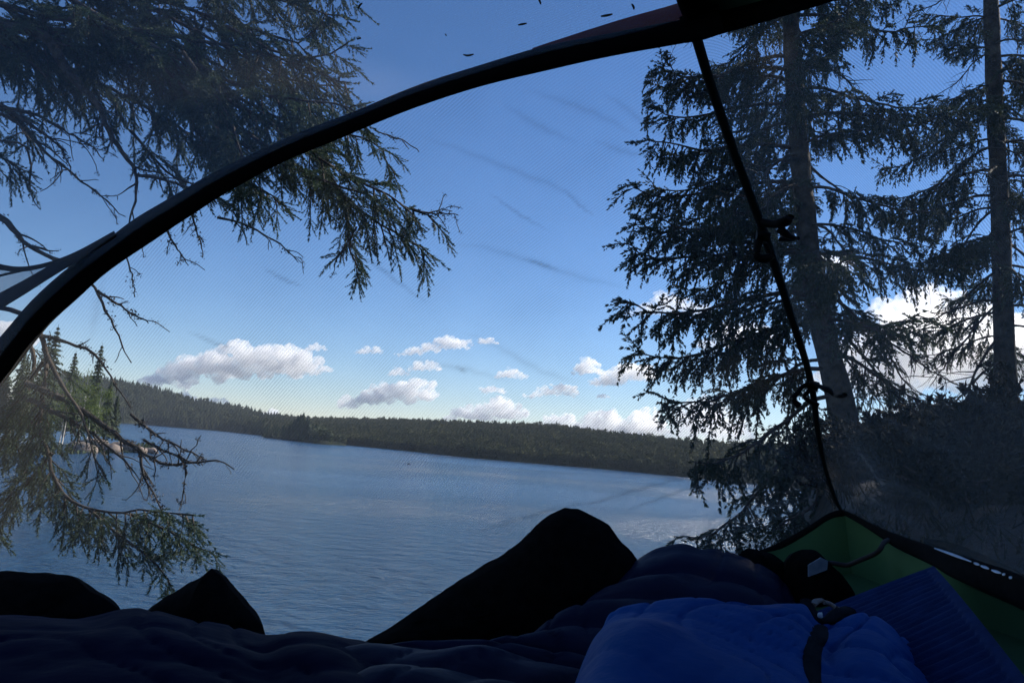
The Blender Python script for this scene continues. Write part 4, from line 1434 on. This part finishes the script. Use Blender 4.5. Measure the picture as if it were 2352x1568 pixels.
def bvh(g):
    a, b = g.shape[:2]
    idx = np.arange(a * b).reshape(a, b)
    q = np.stack([idx[:-1, :-1], idx[1:, :-1], idx[1:, 1:], idx[:-1, 1:]], -1).reshape(-1, 4)
    return BVHTree.FromPolygons([Vector(v) for v in g.reshape(-1, 3)], [tuple(int(k) for k in f) for f in q])


F_B, S_B, T_B = bvh(f_g), bvh(s_g), bvh(t_g)


def hit(tree, u, v, off=0.0):
    """point where the picture direction (u, v) meets a netting panel, moved off metres inward"""
    d = Vector(ray(u, v)).normalized()
    h, nrm, _, dist = tree.ray_cast(Vector(CAM), d)
    if h is None:
        return None
    return np.array(h) - np.array(d) * off


# red-brown flap over the crossing, and a stitched hub patch


def strip(name, pairs, mat, parent, thick=.003, n=40):
    """cloth strip from two pixel edges with depth: [(u0, v0, u1, v1, y)]"""
    a = catmull([P(q[0], q[1], q[4]) for q in pairs], n)
    b = catmull([P(q[2], q[3], q[4]) for q in pairs], n)
    mid = (a + b) / 2
    vd = mid - CAM
    vd /= np.linalg.norm(vd, axis=1)[:, None]
    bul = np.array((0, .5, .8, .8, .5, 0))
    rows = [a + (b - a) * k - vd * thick * h for k, h in zip(np.linspace(0, 1, 6), bul)]
    rows += [a + (b - a) * k + vd * thick for k in np.linspace(1, 0, 6)]
    mb = MB()
    mb.grid(np.stack(rows), closed_u=True)
    return mb.build(name, mat, parent)


strip('ridge_flap', [(1222, 111, 1230, 128, 1.262), (1310, 82, 1320, 112, 1.235), (1430, 44, 1440, 90, 1.205), (1550, 10, 1556, 70, 1.17), (1640, -22, 1646, 40, 1.12), (1760, -60, 1760, 10, 1.06)], M['flap'], tent)
strip('hub_patch', [(1560, 40, 1574, 100, 1.12), (1600, 24, 1616, 92, 1.11), (1650, 10, 1664, 76, 1.09)], M['sleeve'], tent)

# left: edges of a rolled vent flap lying along the sleeve
strip('edge_tape', [(-60, 702, -60, 760, 1.70), (0, 672, 0, 712, 1.70), (60, 640, 60, 674, 1.68), (120, 606, 126, 632, 1.66), (190, 570, 198, 588, 1.63), (262, 530, 268, 544, 1.60)], M['binding'], tent)
strip('edge_tape', [(-60, 588, -60, 606, 1.66), (0, 606, 0, 620, 1.66), (50, 612, 52, 624, 1.66), (110, 602, 112, 612, 1.65), (160, 584, 164, 594, 1.64), (210, 560, 214, 570, 1.62)], M['binding'], tent, .002)
strip('edge_tape', [(-60, 648, -60, 654, 1.67), (0, 630, 0, 636, 1.67), (50, 618, 52, 624, 1.665)], M['binding'], tent, .0015, 12)
mb = MB()
qa = catmull([P(-60, 604, 1.668), P(0, 617, 1.668), P(60, 614, 1.668), P(140, 592, 1.655), P(200, 568, 1.64)], 20)
qb = catmull([P(-60, 720, 1.71), P(0, 690, 1.71), P(60, 652, 1.69), P(140, 602, 1.67), P(200, 572, 1.65)], 20)
mb.grid(np.stack([qa * (1 - k) + qb * k for k in (0, .25, .5, .75, 1)]))
mb.uv = np.concatenate([qa * (1 - k) + qb * k for k in (0, .25, .5, .75, 1)])[:, (0, 2)]
mb.build('vent_netting', M['net_double'], tent)

# tub floor, its walls and binding
top_r = [(1941, 1184, 1.995), (1975, 1203, 1.90), (2033, 1241, 1.75), (2061, 1260, 1.68), (2143, 1299, 1.55), (2187, 1326, 1.48), (2352, 1400, 1.28), (2700, 1560, .95)]
wt = catmull([P(*q) for q in top_r] + [np.array((.92, -.1, .42)), np.array((.92, -.85, .34))], 70)
wb = wt.copy()
wb[:, 0] = np.minimum(wt[:, 0] + .02, .93)
wb[:, 2] = np.minimum(floor_z(wb[:, 0]) - .014, wt[:, 2] - .02)
mb = MB()
rows = []
for k in np.linspace(0, 1, 8):
    row = wt * (1 - k) + wb * k
    row[:, 0] += .012 * math.sin(k * math.pi) * np.sin(np.arange(70) * .5)
    rows.append(row)
mb.grid(np.stack(rows))
mb.build('tub_wall', M['floor'], tent)
wtf = catmull([P(1941, 1184, 1.995), P(1903, 1190, 2.0), P(1856, 1222, 2.0), P(1787, 1258, 2.0), np.array((.4, 1.975, floor_z(.4) + .06)), np.array((0, 1.945, floor_z(0) + .03)), np.array((-.3, 1.925, floor_z(-.3) + .03)), np.array((-.7, 1.915, floor_z(-.7) + .03)), np.array((-1.25, 1.9, floor_z(-1.25) + .03))], 60)
wbf = wtf.copy()
wbf[:, 1] -= .012
wbf[:, 2] = floor_z(wbf[:, 0]) - .014
wbf[0] = wb[0]
mb = MB()
mb.grid(np.stack([wtf * (1 - k) + wbf * k for k in np.linspace(0, 1, 6)]))
mb.build('tub_wall', M['floor'], tent)
xs = np.linspace(-1.28, .935, 60)
ys = np.linspace(-.95, 1.905, 70)
X, Y = np.meshgrid(xs, ys, indexing='ij')
Z = floor_z(X) - .004
ymax = np.interp(xs, [-1.28, -.3, 0, .4, .6, .95], [1.905, 1.925, 1.95, 1.98, 2.0, 2.0]) + .004
Y = -.95 + (Y + .95) / 2.855 * (ymax[:, None] + .95)
for i in range(60):
    for j in range(70):
        Z[i, j] += .002 * fbm((X[i, j], Y[i, j], 0), 3.0, 3, 3)
mb = MB()
mb.grid(np.stack([X, Y, Z], -1))
mb.build('tub_floor', M['floor'], tent)
strip('edge_tape', [(1932, 1168, 1938, 1182, 2.0), (1958, 1179, 1975, 1205, 1.93), (2026, 1213, 2034, 1243, 1.77), (2112, 1244, 2110, 1284, 1.62), (2200, 1272, 2190, 1330, 1.48), (2352, 1323, 2352, 1402, 1.28), (2560, 1420, 2560, 1520, 1.05)], M['binding'], tent, .004)
strip('edge_tape', [(1936, 1168, 1940, 1184, 1.995), (1903, 1178, 1905, 1194, 2.0), (1856, 1208, 1858, 1224, 2.0), (1787, 1246, 1790, 1262, 2.0), (1700, 1280, 1702, 1296, 2.0)], M['binding'], tent, .003)
# added bright dashes that imitate a sky glint along the side zip
ZP = [(2146, 1258), (2180, 1270), (2215, 1283), (2250, 1297), (2280, 1309), (2310, 1320), (2330, 1331)]
zc = catmull([P(u, v, 1.540 - (u - 2146) * .00145) for u, v in ZP], 60)
for a, b_ in ((0, 27), (29, 33), (34, 40), (42, 49), (50, 52), (55, 57)):
    mb = MB()
    m_ = max(4, b_ - a)
    k = np.linspace(0, 1, m_)
    q = resample(zc[a:b_ + 1], m_)
    vd = (CAM - q); vd /= np.linalg.norm(vd, axis=1)[:, None]
    hn = vd + np.array((-.25, .85, .42)) / np.linalg.norm((-.25, .85, .42))      # dashes tilted to mirror the open sky over the lake
    mb.tube(q, .0012 + .0016 * np.sin(k * math.pi), 8, flat=.25, wdir=np.cross(np.gradient(q, axis=0), hn))
    mb.build('zip_glint', M['zip'], tent)
strip('zip_cover', [(2120, 1236, 2126, 1256, 1.625), (2180, 1244, 2176, 1266, 1.55), (2260, 1274, 2256, 1296, 1.44), (2352, 1318, 2350, 1344, 1.31)], M['sleeve'], tent, .003)

# clips that hook the netting to the pole
def pole_at(v):
    vs_ = np.array([a[1] for a in POLE])[::-1]
    ds = np.array([a[2] for a in POLE])[::-1]
    return float(np.interp(v, vs_, ds))


def clip_tube(pts, rpx, y, parent, name='hook', mat='plastic', flat=None):
    p3 = []
    for u, v in pts:
        h = hit(S_B, u, v, .012)
        p3.append(h if (h is not None and h[1] < y) else P(u, v, y))
    q = catmull(p3, 18)
    mb = MB()
    mb.tube(q, np.interp(np.linspace(0, 1, 18), np.linspace(0, 1, len(rpx)), rpx) * y / FPX, 8, flat=flat)
    return mb.build(name, M[mat], parent)


yA = pole_at(540) - .012
cl = MB()
cl.tube(px([(1736, 540, yA), (1750, 541, yA), (1766, 546, yA)]), 13 * yA / FPX, 10)
clip = cl.build('pole_clip', M['plastic'], tent)
clip_tube([(1744, 552), (1740, 570), (1738, 586), (1748, 594), (1764, 592), (1776, 584)], [10, 9, 9, 11, 11, 7], yA, clip)
clip_tube([(1758, 560), (1766, 574), (1772, 588)], [6, 5, 5], yA, clip)
clip_tube([(1754, 512), (1778, 514), (1800, 510), (1814, 498)], [17, 16, 18, 11], yA + .01, clip, 'toggle', flat=.6)
clip_tube([(1790, 526), (1804, 536), (1816, 544), (1832, 548)], [17, 19, 13, 8], yA + .02, clip, 'toggle', flat=.5)
clip_tube([(1792, 549), (1812, 549), (1834, 547)], [5, 6, 4], yA + .02, clip, 'bar')
yB = pole_at(886) - .012
cl = MB()
cl.tube(px([(1856, 880, yB), (1866, 884, yB), (1878, 888, yB)]), 11 * yB / FPX, 10)
clip2 = cl.build('pole_clip', M['plastic'], tent)
clip_tube([(1862, 880), (1846, 886), (1832, 902), (1822, 914), (1826, 922), (1836, 932)], [6, 5, 5, 6, 6, 8], yB, clip2)
clip_tube([(1866, 888), (1852, 904), (1846, 910), (1858, 920), (1880, 930)], [5, 5, 5, 5, 5], yB, clip2)
clip_tube([(1870, 882), (1890, 890), (1906, 898), (1914, 908)], [5, 9, 12, 5], yB + .01, clip2, 'toggle', flat=.6)
clip_tube([(1924, 910), (1932, 909), (1940, 906)], [6, 9, 7], yB + .015, clip2, 'bar', flat=.6)

# spruce needles lying on the roof netting
for i, (pts, rp, lab) in enumerate((
        ([(823, 20), (827, 12), (832, 8)], 2.4, 'curved fallen needle at the top, nearest the left spruce'),
        ([(820, 90), (829, 88)], 3.2, 'short stubby bud scale below the curved needle'),
        ([(1064, 126), (1075, 128), (1088, 125)], 2.2, 'straight needle lying just above the arch middle'),
        ([(1190, 58), (1200, 56), (1210, 54)], 2.2, 'straight needle in the middle of the roof netting'),
        ([(1380, 38), (1394, 36), (1407, 33)], 2.6, 'longest straight needle, close to the red-brown flap'),
        ([(1236, -4), (1240, 4), (1242, 10)], 2.4, 'needle cut by the top edge of the picture'),
        ([(1451, 10), (1455, 16), (1456, 22)], 2.6, 'bent needle beside the spruce tips at the top'),
        ([(1023, 79), (1025, 82)], 2.4, 'tiny dark crumb on the roof netting'),
        ([(798, 50), (799, 52)], 1.6, 'smallest dark crumb near the curved needle'))):
    q = [hit(T_B, u, v, .002) for u, v in pts]
    if any(h is None for h in q):
        continue
    q = np.array(q)
    if len(q) > 2: q = catmull(q, 9)
    mb = MB()
    rr = rp * np.linalg.norm(q[0] - CAM) / FPX
    k = np.linspace(0, 1, len(q))
    mb.tube(q, rr * (.55 + .45 * np.sin(k * math.pi)), 6)
    o = mb.build('fallen_needle', M['dry_needle'], loc=q[0])
    tag(o, lab, 'needle', 'needles fallen on the tent roof')

# ------------------------------------------------------------------ things lying in the tent


def loft(name, rows, mat, parent=None, n=90, m=10, noise_amp=.006, nscale=9, seed=1, fold=None, skirt=True, baffle=0.0):
    """cloth surface through silhouette rows [(y, [(u, v), ...]), ...] from far to near"""
    L_ = []
    for y, pts in rows:
        pts = np.array(pts, float)
        c = catmull(pts, n)
        L_.append(np.array([P(u, v, y) for u, v in c]))
    L_ = np.array(L_)
    cols = [catmull(L_[:, j], (len(rows) - 1) * m + 1) for j in range(n)]
    g = np.stack(cols, 1)
    for i in range(g.shape[0]):
        for j in range(n):
            p_ = g[i, j]
            k = fbm(p_, nscale, seed, 3) * noise_amp
            if fold: k += fold(p_)
            if baffle and i > 0:
                q_ = (i + m / 2) % m - m / 2
                k += baffle * (math.cos(2 * math.pi * (i % m) / m + math.pi) * .5 - .8 * math.exp(-q_ * q_ / .5)) * min(1, i / m)
            g[i, j] = p_ + np.array((0, -.4, 1)) * k
    if skirt:
        back = g[0].copy(); back[:, 1] += .05; back[:, 2] = floor_z(back[:, 0]) + .002
        back1 = g[0] * .6 + back * .4; back1[:, 1] += .02
        frontr = g[-1].copy(); frontr[:, 1] -= .06; frontr[:, 2] = floor_z(frontr[:, 0]) + .002
        g = np.concatenate([[back], [back1], g, [frontr]])
        lf = g[:, :1].copy(); lf[:, :, 2] = floor_z(lf[:, :, 0]) + .002; lf[:, :, 0] -= .03
        rt = g[:, -1:].copy(); rt[:, :, 2] = floor_z(rt[:, :, 0]) + .002; rt[:, :, 0] += .03
        g = np.concatenate([lf, g, rt], 1)
    mb = MB()
    mb.grid(g[::-1])
    return mb, g


def inflate(outline, y, thick, n=96, rings=12, lean=0.0, seed=1, wob=.006, core=None):
    """stuffed cloth shape: silhouette given in pixels at depth y, bulging both ways"""
    o2 = catmull(np.array(list(outline) + [outline[0]], float), n + 1)[:-1]
    c2 = np.array(core if core is not None else o2.mean(0))
    mb = MB()
    for sg in (-1, 1):
        rows = []
        for k in np.linspace(0, 1, rings):
            q = o2 * (1 - k) + c2 * k
            h = math.sqrt(max(0, 1 - (1 - k) ** 2)) * thick / 2
            row = []
            for (u, v) in q:
                p_ = P(u, v, y)
                p_ = p_ + np.array((0, sg * h + lean * (p_[2] - .1), 0))
                cr = (1 - abs(math.sin(22 * (p_[0] * .8 + p_[2]) + 6 * nz(p_, 4, seed)))) ** 4
                p_ = p_ + np.array((0, sg, 0)) * (wob * fbm(p_, 8, seed, 3) - wob * 1.6 * cr) * (h > 0) + np.array((0, 0, 1)) * .0035 * fbm(p_, 26, seed, 2)
                row.append(p_)
            rows.append(row)
        r_ = np.array(rows)
        mb.grid(r_ if sg < 0 else r_[::-1], closed_v=True)
    return mb


# black bag in the middle
mb = inflate([(835, 1474), (870, 1452), (905, 1432), (960, 1396), (1000, 1368), (1050, 1334), (1100, 1304), (1140, 1282), (1176, 1260), (1205, 1234), (1240, 1202), (1268, 1180), (1290, 1170), (1306, 1166), (1318, 1171), (1326, 1168), (1345, 1177), (1372, 1190), (1400, 1208), (1428, 1244), (1464, 1282), (1480, 1330), (1440, 1420), (1300, 1500), (1100, 1540), (900, 1530)],
             1.80, .22, lean=.15, seed=3, core=(1230, 1370))
tag(mb.build('fabric_bag', M['black_cloth']), 'large black cloth bag with a peaked top standing before the front netting', 'bag')
# two black shapes at the left
mb = inflate([(-160, 1335), (-60, 1318), (0, 1311), (60, 1312), (120, 1317), (160, 1322), (185, 1338), (205, 1354), (240, 1374), (268, 1396), (285, 1425), (280, 1500), (100, 1540), (-160, 1530)], 1.62, .2, seed=5, core=(60, 1430))
tag(mb.build('fabric_bag', M['black_cloth']), 'low black cloth bundle at the left edge behind the navy sleeping bag', 'bag')
mb = inflate([(325, 1412), (360, 1384), (400, 1360), (432, 1340), (460, 1328), (478, 1312), (485, 1304), (494, 1312), (508, 1322), (520, 1338), (542, 1364), (566, 1392), (590, 1420), (606, 1452), (600, 1510), (480, 1540), (340, 1500)], 1.58, .18, seed=8, core=(465, 1420))
bag2 = mb.build('fabric_bag', M['black_cloth'])
tag(bag2, 'small black cloth bundle with a sharp pointed corner, left of the middle', 'bag')

# navy sleeping bag, left


def fold_left(p_):
    d = p_[0] * .75 + p_[1] * .66
    return .009 * math.sin(34 * d + 6 * nz(p_, 2.2, 1)) * max(0, nz(p_, 2.4, 9) + .35) - .007 * (1 - abs(math.sin(26 * d + 7 * nz(p_, 3, 5)))) ** 4


mb, g_ = loft('sleeping_bag', [
    (1.36, [(-160, 1422), (-60, 1416), (60, 1412), (180, 1407), (300, 1406), (430, 1411), (520, 1432), (600, 1457), (660, 1449), (710, 1447), (765, 1454), (830, 1470), (900, 1500)]),
    (1.24, [(-160, 1452), (-60, 1444), (60, 1440), (180, 1434), (300, 1432), (430, 1440), (520, 1462), (600, 1486), (660, 1470), (720, 1466), (790, 1478), (860, 1504), (930, 1540)]),
    (1.10, [(-200, 1520), (-60, 1506), (100, 1498), (250, 1494), (400, 1500), (520, 1524), (610, 1550), (680, 1530), (760, 1520), (840, 1540), (920, 1580), (960, 1620)]),
    (.95, [(-260, 1640), (-60, 1620), (100, 1610), (250, 1606), (400, 1612), (520, 1640), (640, 1660), (740, 1640), (840, 1640), (920, 1690), (980, 1730), (1000, 1750)])],
    None, noise_amp=.005, seed=2, fold=fold_left, baffle=.003)
tag(mb.build('sleeping_bag', M['navy']), 'navy sleeping bag mounded across the left foreground', 'sleeping bag')


def fold_mid(p_):
    d = p_[0] * .9 - p_[1] * .45
    return .009 * math.sin(36 * d + 6 * nz(p_, 3, 4)) * max(0, nz(p_, 2.8, 3) + .4) - .008 * (1 - abs(math.sin(28 * d + 7 * nz(p_, 3, 5)))) ** 4


mb, g_ = loft('sleeping_bag', [
    (1.80, [(1420, 1330), (1450, 1296), (1490, 1266), (1530, 1253), (1570, 1249), (1610, 1258), (1650, 1258), (1700, 1276), (1755, 1300), (1805, 1334), (1830, 1372), (1840, 1420)]),
    (1.70, [(1390, 1366), (1430, 1330), (1480, 1304), (1530, 1290), (1580, 1288), (1630, 1296), (1690, 1314), (1740, 1334), (1790, 1360), (1820, 1390), (1830, 1430), (1836, 1450)]),
    (1.62, [(1330, 1404), (1370, 1366), (1420, 1344), (1470, 1332), (1530, 1330), (1590, 1338), (1650, 1352), (1710, 1372), (1760, 1394), (1800, 1420), (1820, 1450), (1830, 1480)]),
    (1.50, [(1250, 1440), (1290, 1410), (1330, 1394), (1380, 1388), (1440, 1394), (1500, 1408), (1560, 1424), (1630, 1444), (1700, 1466), (1760, 1490), (1800, 1510), (1820, 1530)]),
    (1.36, [(1120, 1482), (1160, 1470), (1210, 1464), (1260, 1468), (1310, 1478), (1370, 1496), (1440, 1520), (1520, 1550), (1600, 1580), (1680, 1600), (1740, 1620), (1780, 1640)]),
    (1.26, [(820, 1480), (870, 1472), (930, 1476), (1000, 1484), (1070, 1484), (1150, 1486), (1230, 1500), (1310, 1524), (1400, 1560), (1500, 1610), (1600, 1660), (1700, 1700)]),
    (1.14, [(800, 1530), (870, 1516), (940, 1516), (1010, 1522), (1090, 1528), (1180, 1544), (1270, 1570), (1360, 1610), (1450, 1660), (1540, 1710), (1620, 1760), (1700, 1800)]),
    (1.0, [(780, 1640), (860, 1618), (940, 1612), (1020, 1616), (1110, 1630), (1200, 1660), (1300, 1700), (1400, 1750), (1480, 1800), (1560, 1850), (1640, 1900), (1700, 1950)])],
    None, m=9, noise_amp=.005, seed=6, fold=fold_mid, baffle=.011)
tag(mb.build('sleeping_bag', M['navy2']), 'dusky quilted sleeping bag curling up to the right behind the bright blue bag', 'sleeping bag')

# bright blue nylon bag with its strap


def fold_blue(p_):
    d = p_[0] * .62 + p_[1] * .78
    big = math.sin(30 * d + 4 * nz(p_, 2.2, 8))
    fine = abs(math.sin(44 * (p_[0] * .8 - p_[1] * .5) + 7 * nz(p_, 3.4, 2)))
    f2 = abs(math.sin(30 * d + 4 * nz(p_, 2.2, 8) + .6))
    f3 = abs(math.sin(58 * (p_[0] * .95 + p_[1] * .3) + 9 * nz(p_, 3.0, 12)))
    return .007 * big * max(0, nz(p_, 2.4, 6) + .55) - .012 * (1 - fine) ** 4 * max(0, nz(p_, 3.0, 16) + .35) - .009 * (1 - f2) ** 5 * max(0, nz(p_, 2.6, 21) + .45) - .009 * (1 - f3) ** 6 * max(0, nz(p_, 4, 3) + .4)


blue = [
    (1.22, [(1384, 1440), (1400, 1408), (1430, 1394), (1500, 1386), (1570, 1381), (1650, 1379), (1740, 1381), (1820, 1379), (1852, 1384), (1876, 1418), (1910, 1428), (1960, 1414), (2000, 1413), (2040, 1436), (2090, 1474), (2140, 1520), (2170, 1560)]),
    (1.12, [(1350, 1500), (1376, 1452), (1420, 1424), (1490, 1414), (1560, 1414), (1650, 1420), (1740, 1424), (1820, 1424), (1856, 1440), (1880, 1462), (1910, 1468), (1960, 1452), (2010, 1454), (2060, 1484), (2110, 1530), (2160, 1580), (2190, 1620)]),
    (1.00, [(1320, 1570), (1350, 1504), (1400, 1456), (1470, 1440), (1550, 1452), (1650, 1480), (1740, 1500), (1820, 1512), (1860, 1528), (1890, 1540), (1930, 1536), (1980, 1520), (2040, 1528), (2100, 1570), (2150, 1620), (2200, 1680), (2230, 1720)]),
    (.88, [(1280, 1660), (1320, 1580), (1380, 1520), (1460, 1510), (1550, 1540), (1650, 1560), (1740, 1570), (1820, 1590), (1880, 1620), (1930, 1650), (1980, 1640), (2040, 1630), (2100, 1640), (2160, 1680), (2210, 1740), (2260, 1800), (2300, 1850)]),
    (.76, [(1240, 1800), (1290, 1720), (1360, 1660), (1450, 1650), (1550, 1680), (1650, 1700), (1740, 1710), (1820, 1730), (1880, 1760), (1930, 1790), (1980, 1780), (2040, 1770), (2100, 1780), (2160, 1820), (2210, 1880), (2260, 1940), (2300, 2000)])]
mb, g_blue = loft('nylon_bag', blue, None, n=140, m=14, noise_amp=.003, seed=12, fold=fold_blue)
bag_o = mb.build('nylon_bag', M['blue'])
tag(bag_o, 'bright blue crumpled nylon bag with a dark strap across it, lower right', 'bag')
B_B = bvh(g_blue)


def drape(name, c2, wpx, mat, parent, off=.004, n=26):
    c = catmull(np.array(c2, float), n)
    tn = np.gradient(c, axis=0)
    tn /= np.linalg.norm(tn, axis=1)[:, None]
    nn = np.stack([-tn[:, 1], tn[:, 0]], 1)
    ww = np.interp(np.linspace(0, 1, n), np.linspace(0, 1, len(wpx)), wpx)
    rows = []
    for q, of in ((-1, 0), (-.7, off), (0, off * 1.4), (.7, off), (1, 0)):
        row = []
        for i in range(n):
            h = hit(B_B, c[i, 0] + nn[i, 0] * ww[i] * q, c[i, 1] + nn[i, 1] * ww[i] * q, of + .001)
            row.append(h if h is not None else (row[-1] if row else P(c[i, 0], c[i, 1], 1.2)))
        rows.append(row)
    mb = MB()
    mb.grid(np.array(rows))
    return mb.build(name, mat, parent)


drape('strap', [(1878, 1432), (1884, 1450), (1874, 1476), (1866, 1500), (1866, 1530), (1872, 1560), (1880, 1590)], [14, 22, 20, 22, 20, 14, 14], M['strap'], bag_o, off=.010)

# small strap with tan loops between the blue bag and the mat
sb = thing('buckle_strap', P(1890, 1410, 1.24), 'short grey strap with tan loops between the blue bag and the ribbed mat', 'strap')
mb = MB()
q = catmull(px([(1850, 1378, 1.27), (1862, 1404, 1.25), (1882, 1424, 1.235), (1905, 1424, 1.235), (1925, 1408, 1.25), (1948, 1402, 1.27)]), 30)
mb.tube(q, np.linspace(.010, .014, 30), 10, flat=.5)
mb.build('band', M['strap'], sb)
for a in ([(1866, 1388, 1.26), (1876, 1380, 1.27), (1888, 1378, 1.275)], [(1892, 1382, 1.265), (1906, 1386, 1.265), (1918, 1394, 1.262)], [(1922, 1396, 1.265), (1936, 1402, 1.265), (1950, 1408, 1.27)]):
    mb = MB()
    mb.tube(catmull(px(a), 12), [.007] * 12, 8, flat=.5)
    mb.build('loop', M['tan'], sb)
mb = MB()
rock_mesh(mb, P(1884, 1412, 1.222), (.004, .003, .004), 3, 8)
mb.build('snap', M['metal'], sb)

# ribbed mat
A = P(2147, 1303, 1.46)
B = P(1935, 1396, 1.50)
Cc = P(2400, 1610, .90)
n1, n2 = 150, 60
mb = MB()
top, bot = [], []
fd = (Cc - A)
sdv = (B - A)
up = np.cross(sdv, fd); up /= np.linalg.norm(up)
if up[2] < 0: up = -up
for i in range(n1):
    s_ = i / (n1 - 1)
    rt, rb = [], []
    for j in range(n2):
        k = j / (n2 - 1)
        p_ = A + fd * s_ + sdv * k * 1.5
        edge = k < .055 or s_ < .012
        rib = 0 if edge else .0035 * (math.sin(s_ * 2 * math.pi * 26 + .5 * math.sin(k * 9 + s_ * 5) + k * 1.2))
        wav = .010 * math.sin(s_ * 4 + k * 2) + .004 * nz(p_, 4, 2)
        rt.append(p_ + up * (rib + wav + (.004 if edge else 0)))
        rb.append(p_ + up * (wav - .014))
    top.append(rt); bot.append(rb)
top, bot = np.array(top), np.array(bot)
mb.grid(top)
mb.grid(bot[::-1])
for a_, b_ in ((top[0], bot[0]), (bot[-1], top[-1]), (bot[:, 0], top[:, 0]), (top[:, -1], bot[:, -1])):
    mb.grid(np.stack([a_, b_]))
o = mb.build('foam_mat', M['mat'], smooth=True)
tag(o, 'dark blue ribbed foam mat lying aslant in the lower right corner', 'mat')

# black camera bag with pale label and cord
yb = 1.80
cb_ = thing('camera_bag', P(1880, 1390, yb), 'small black bag with a pale label in the tent corner on the green floor', 'bag')
mb = inflate([(1806, 1290), (1822, 1270), (1846, 1262), (1872, 1264), (1892, 1280), (1912, 1298), (1938, 1326), (1956, 1352), (1954, 1374), (1930, 1392), (1890, 1398), (1850, 1396), (1815, 1392), (1800, 1340)], yb, .16, n=60, rings=9, seed=4, wob=.004)
mb.build('body', M['black_cloth'], cb_)
lb = [(1857, 1297), (1886, 1280), (1902, 1287), (1900, 1308), (1857, 1324)]
mb = MB()
yl = yb - .088
fr = np.array([P(u, v, yl) for u, v in lb])
bk = fr + np.array((0, .004, 0))
mb.add(np.vstack([fr, bk]), [np.array([[0, 1, 2, 3, 4]]), np.array([[9, 8, 7, 6, 5]]), np.array([[i, i + 5, (i + 1) % 5 + 5, (i + 1) % 5] for i in range(5)])])
mb.build('label', M['paper'], cb_, smooth=False)
mb = MB()
mb.tube(catmull(px([(1905, 1292, yb - .03), (1922, 1294, yb - .05), (1946, 1297, 1.74), (1975, 1286, 1.70), (2008, 1272, 1.67), (2022, 1260, 1.66), (2030, 1246, 1.68), (2040, 1240, 1.71)]), 40), .0052, 8)
mb.build('cord', M['cord'], cb_)
# small dark pouch left of it
mb = inflate([(1690, 1280), (1712, 1262), (1740, 1262), (1770, 1270), (1800, 1290), (1830, 1330), (1830, 1400), (1760, 1390), (1700, 1340)], 1.86, .12, n=50, rings=8, seed=14)
tag(mb.build('fabric_pouch', M['black_cloth']), 'dark fuzzy pouch between the quilted sleeping bag and the labelled black bag', 'pouch')

# ------------------------------------------------------------------ air
mt, nt, out = new_mat('haze')
pv = nt.nodes.new('ShaderNodeVolumePrincipled')
pv.inputs['Color'].default_value = (0.80, 0.88, 1.0, 1)
pv.inputs['Density'].default_value = 0.00007
pv.inputs['Anisotropy'].default_value = 0.2
nt.links.new(pv.outputs[0], out.inputs['Volume'])
mb = MB()
x0, x1, y0, y1, z0, z1 = -1250, 1250, -110, 2050, -14, 75
v = [(x, y, z) for x in (x0, x1) for y in (y0, y1) for z in (z0, z1)]
mb.add(v, np.array([[0, 1, 3, 2], [4, 6, 7, 5], [0, 4, 5, 1], [2, 3, 7, 6], [0, 2, 6, 4], [1, 5, 7, 3]]))
tag(mb.build('haze', mt, smooth=False), 'thin evening air over the lake', 'haze', kind='stuff')
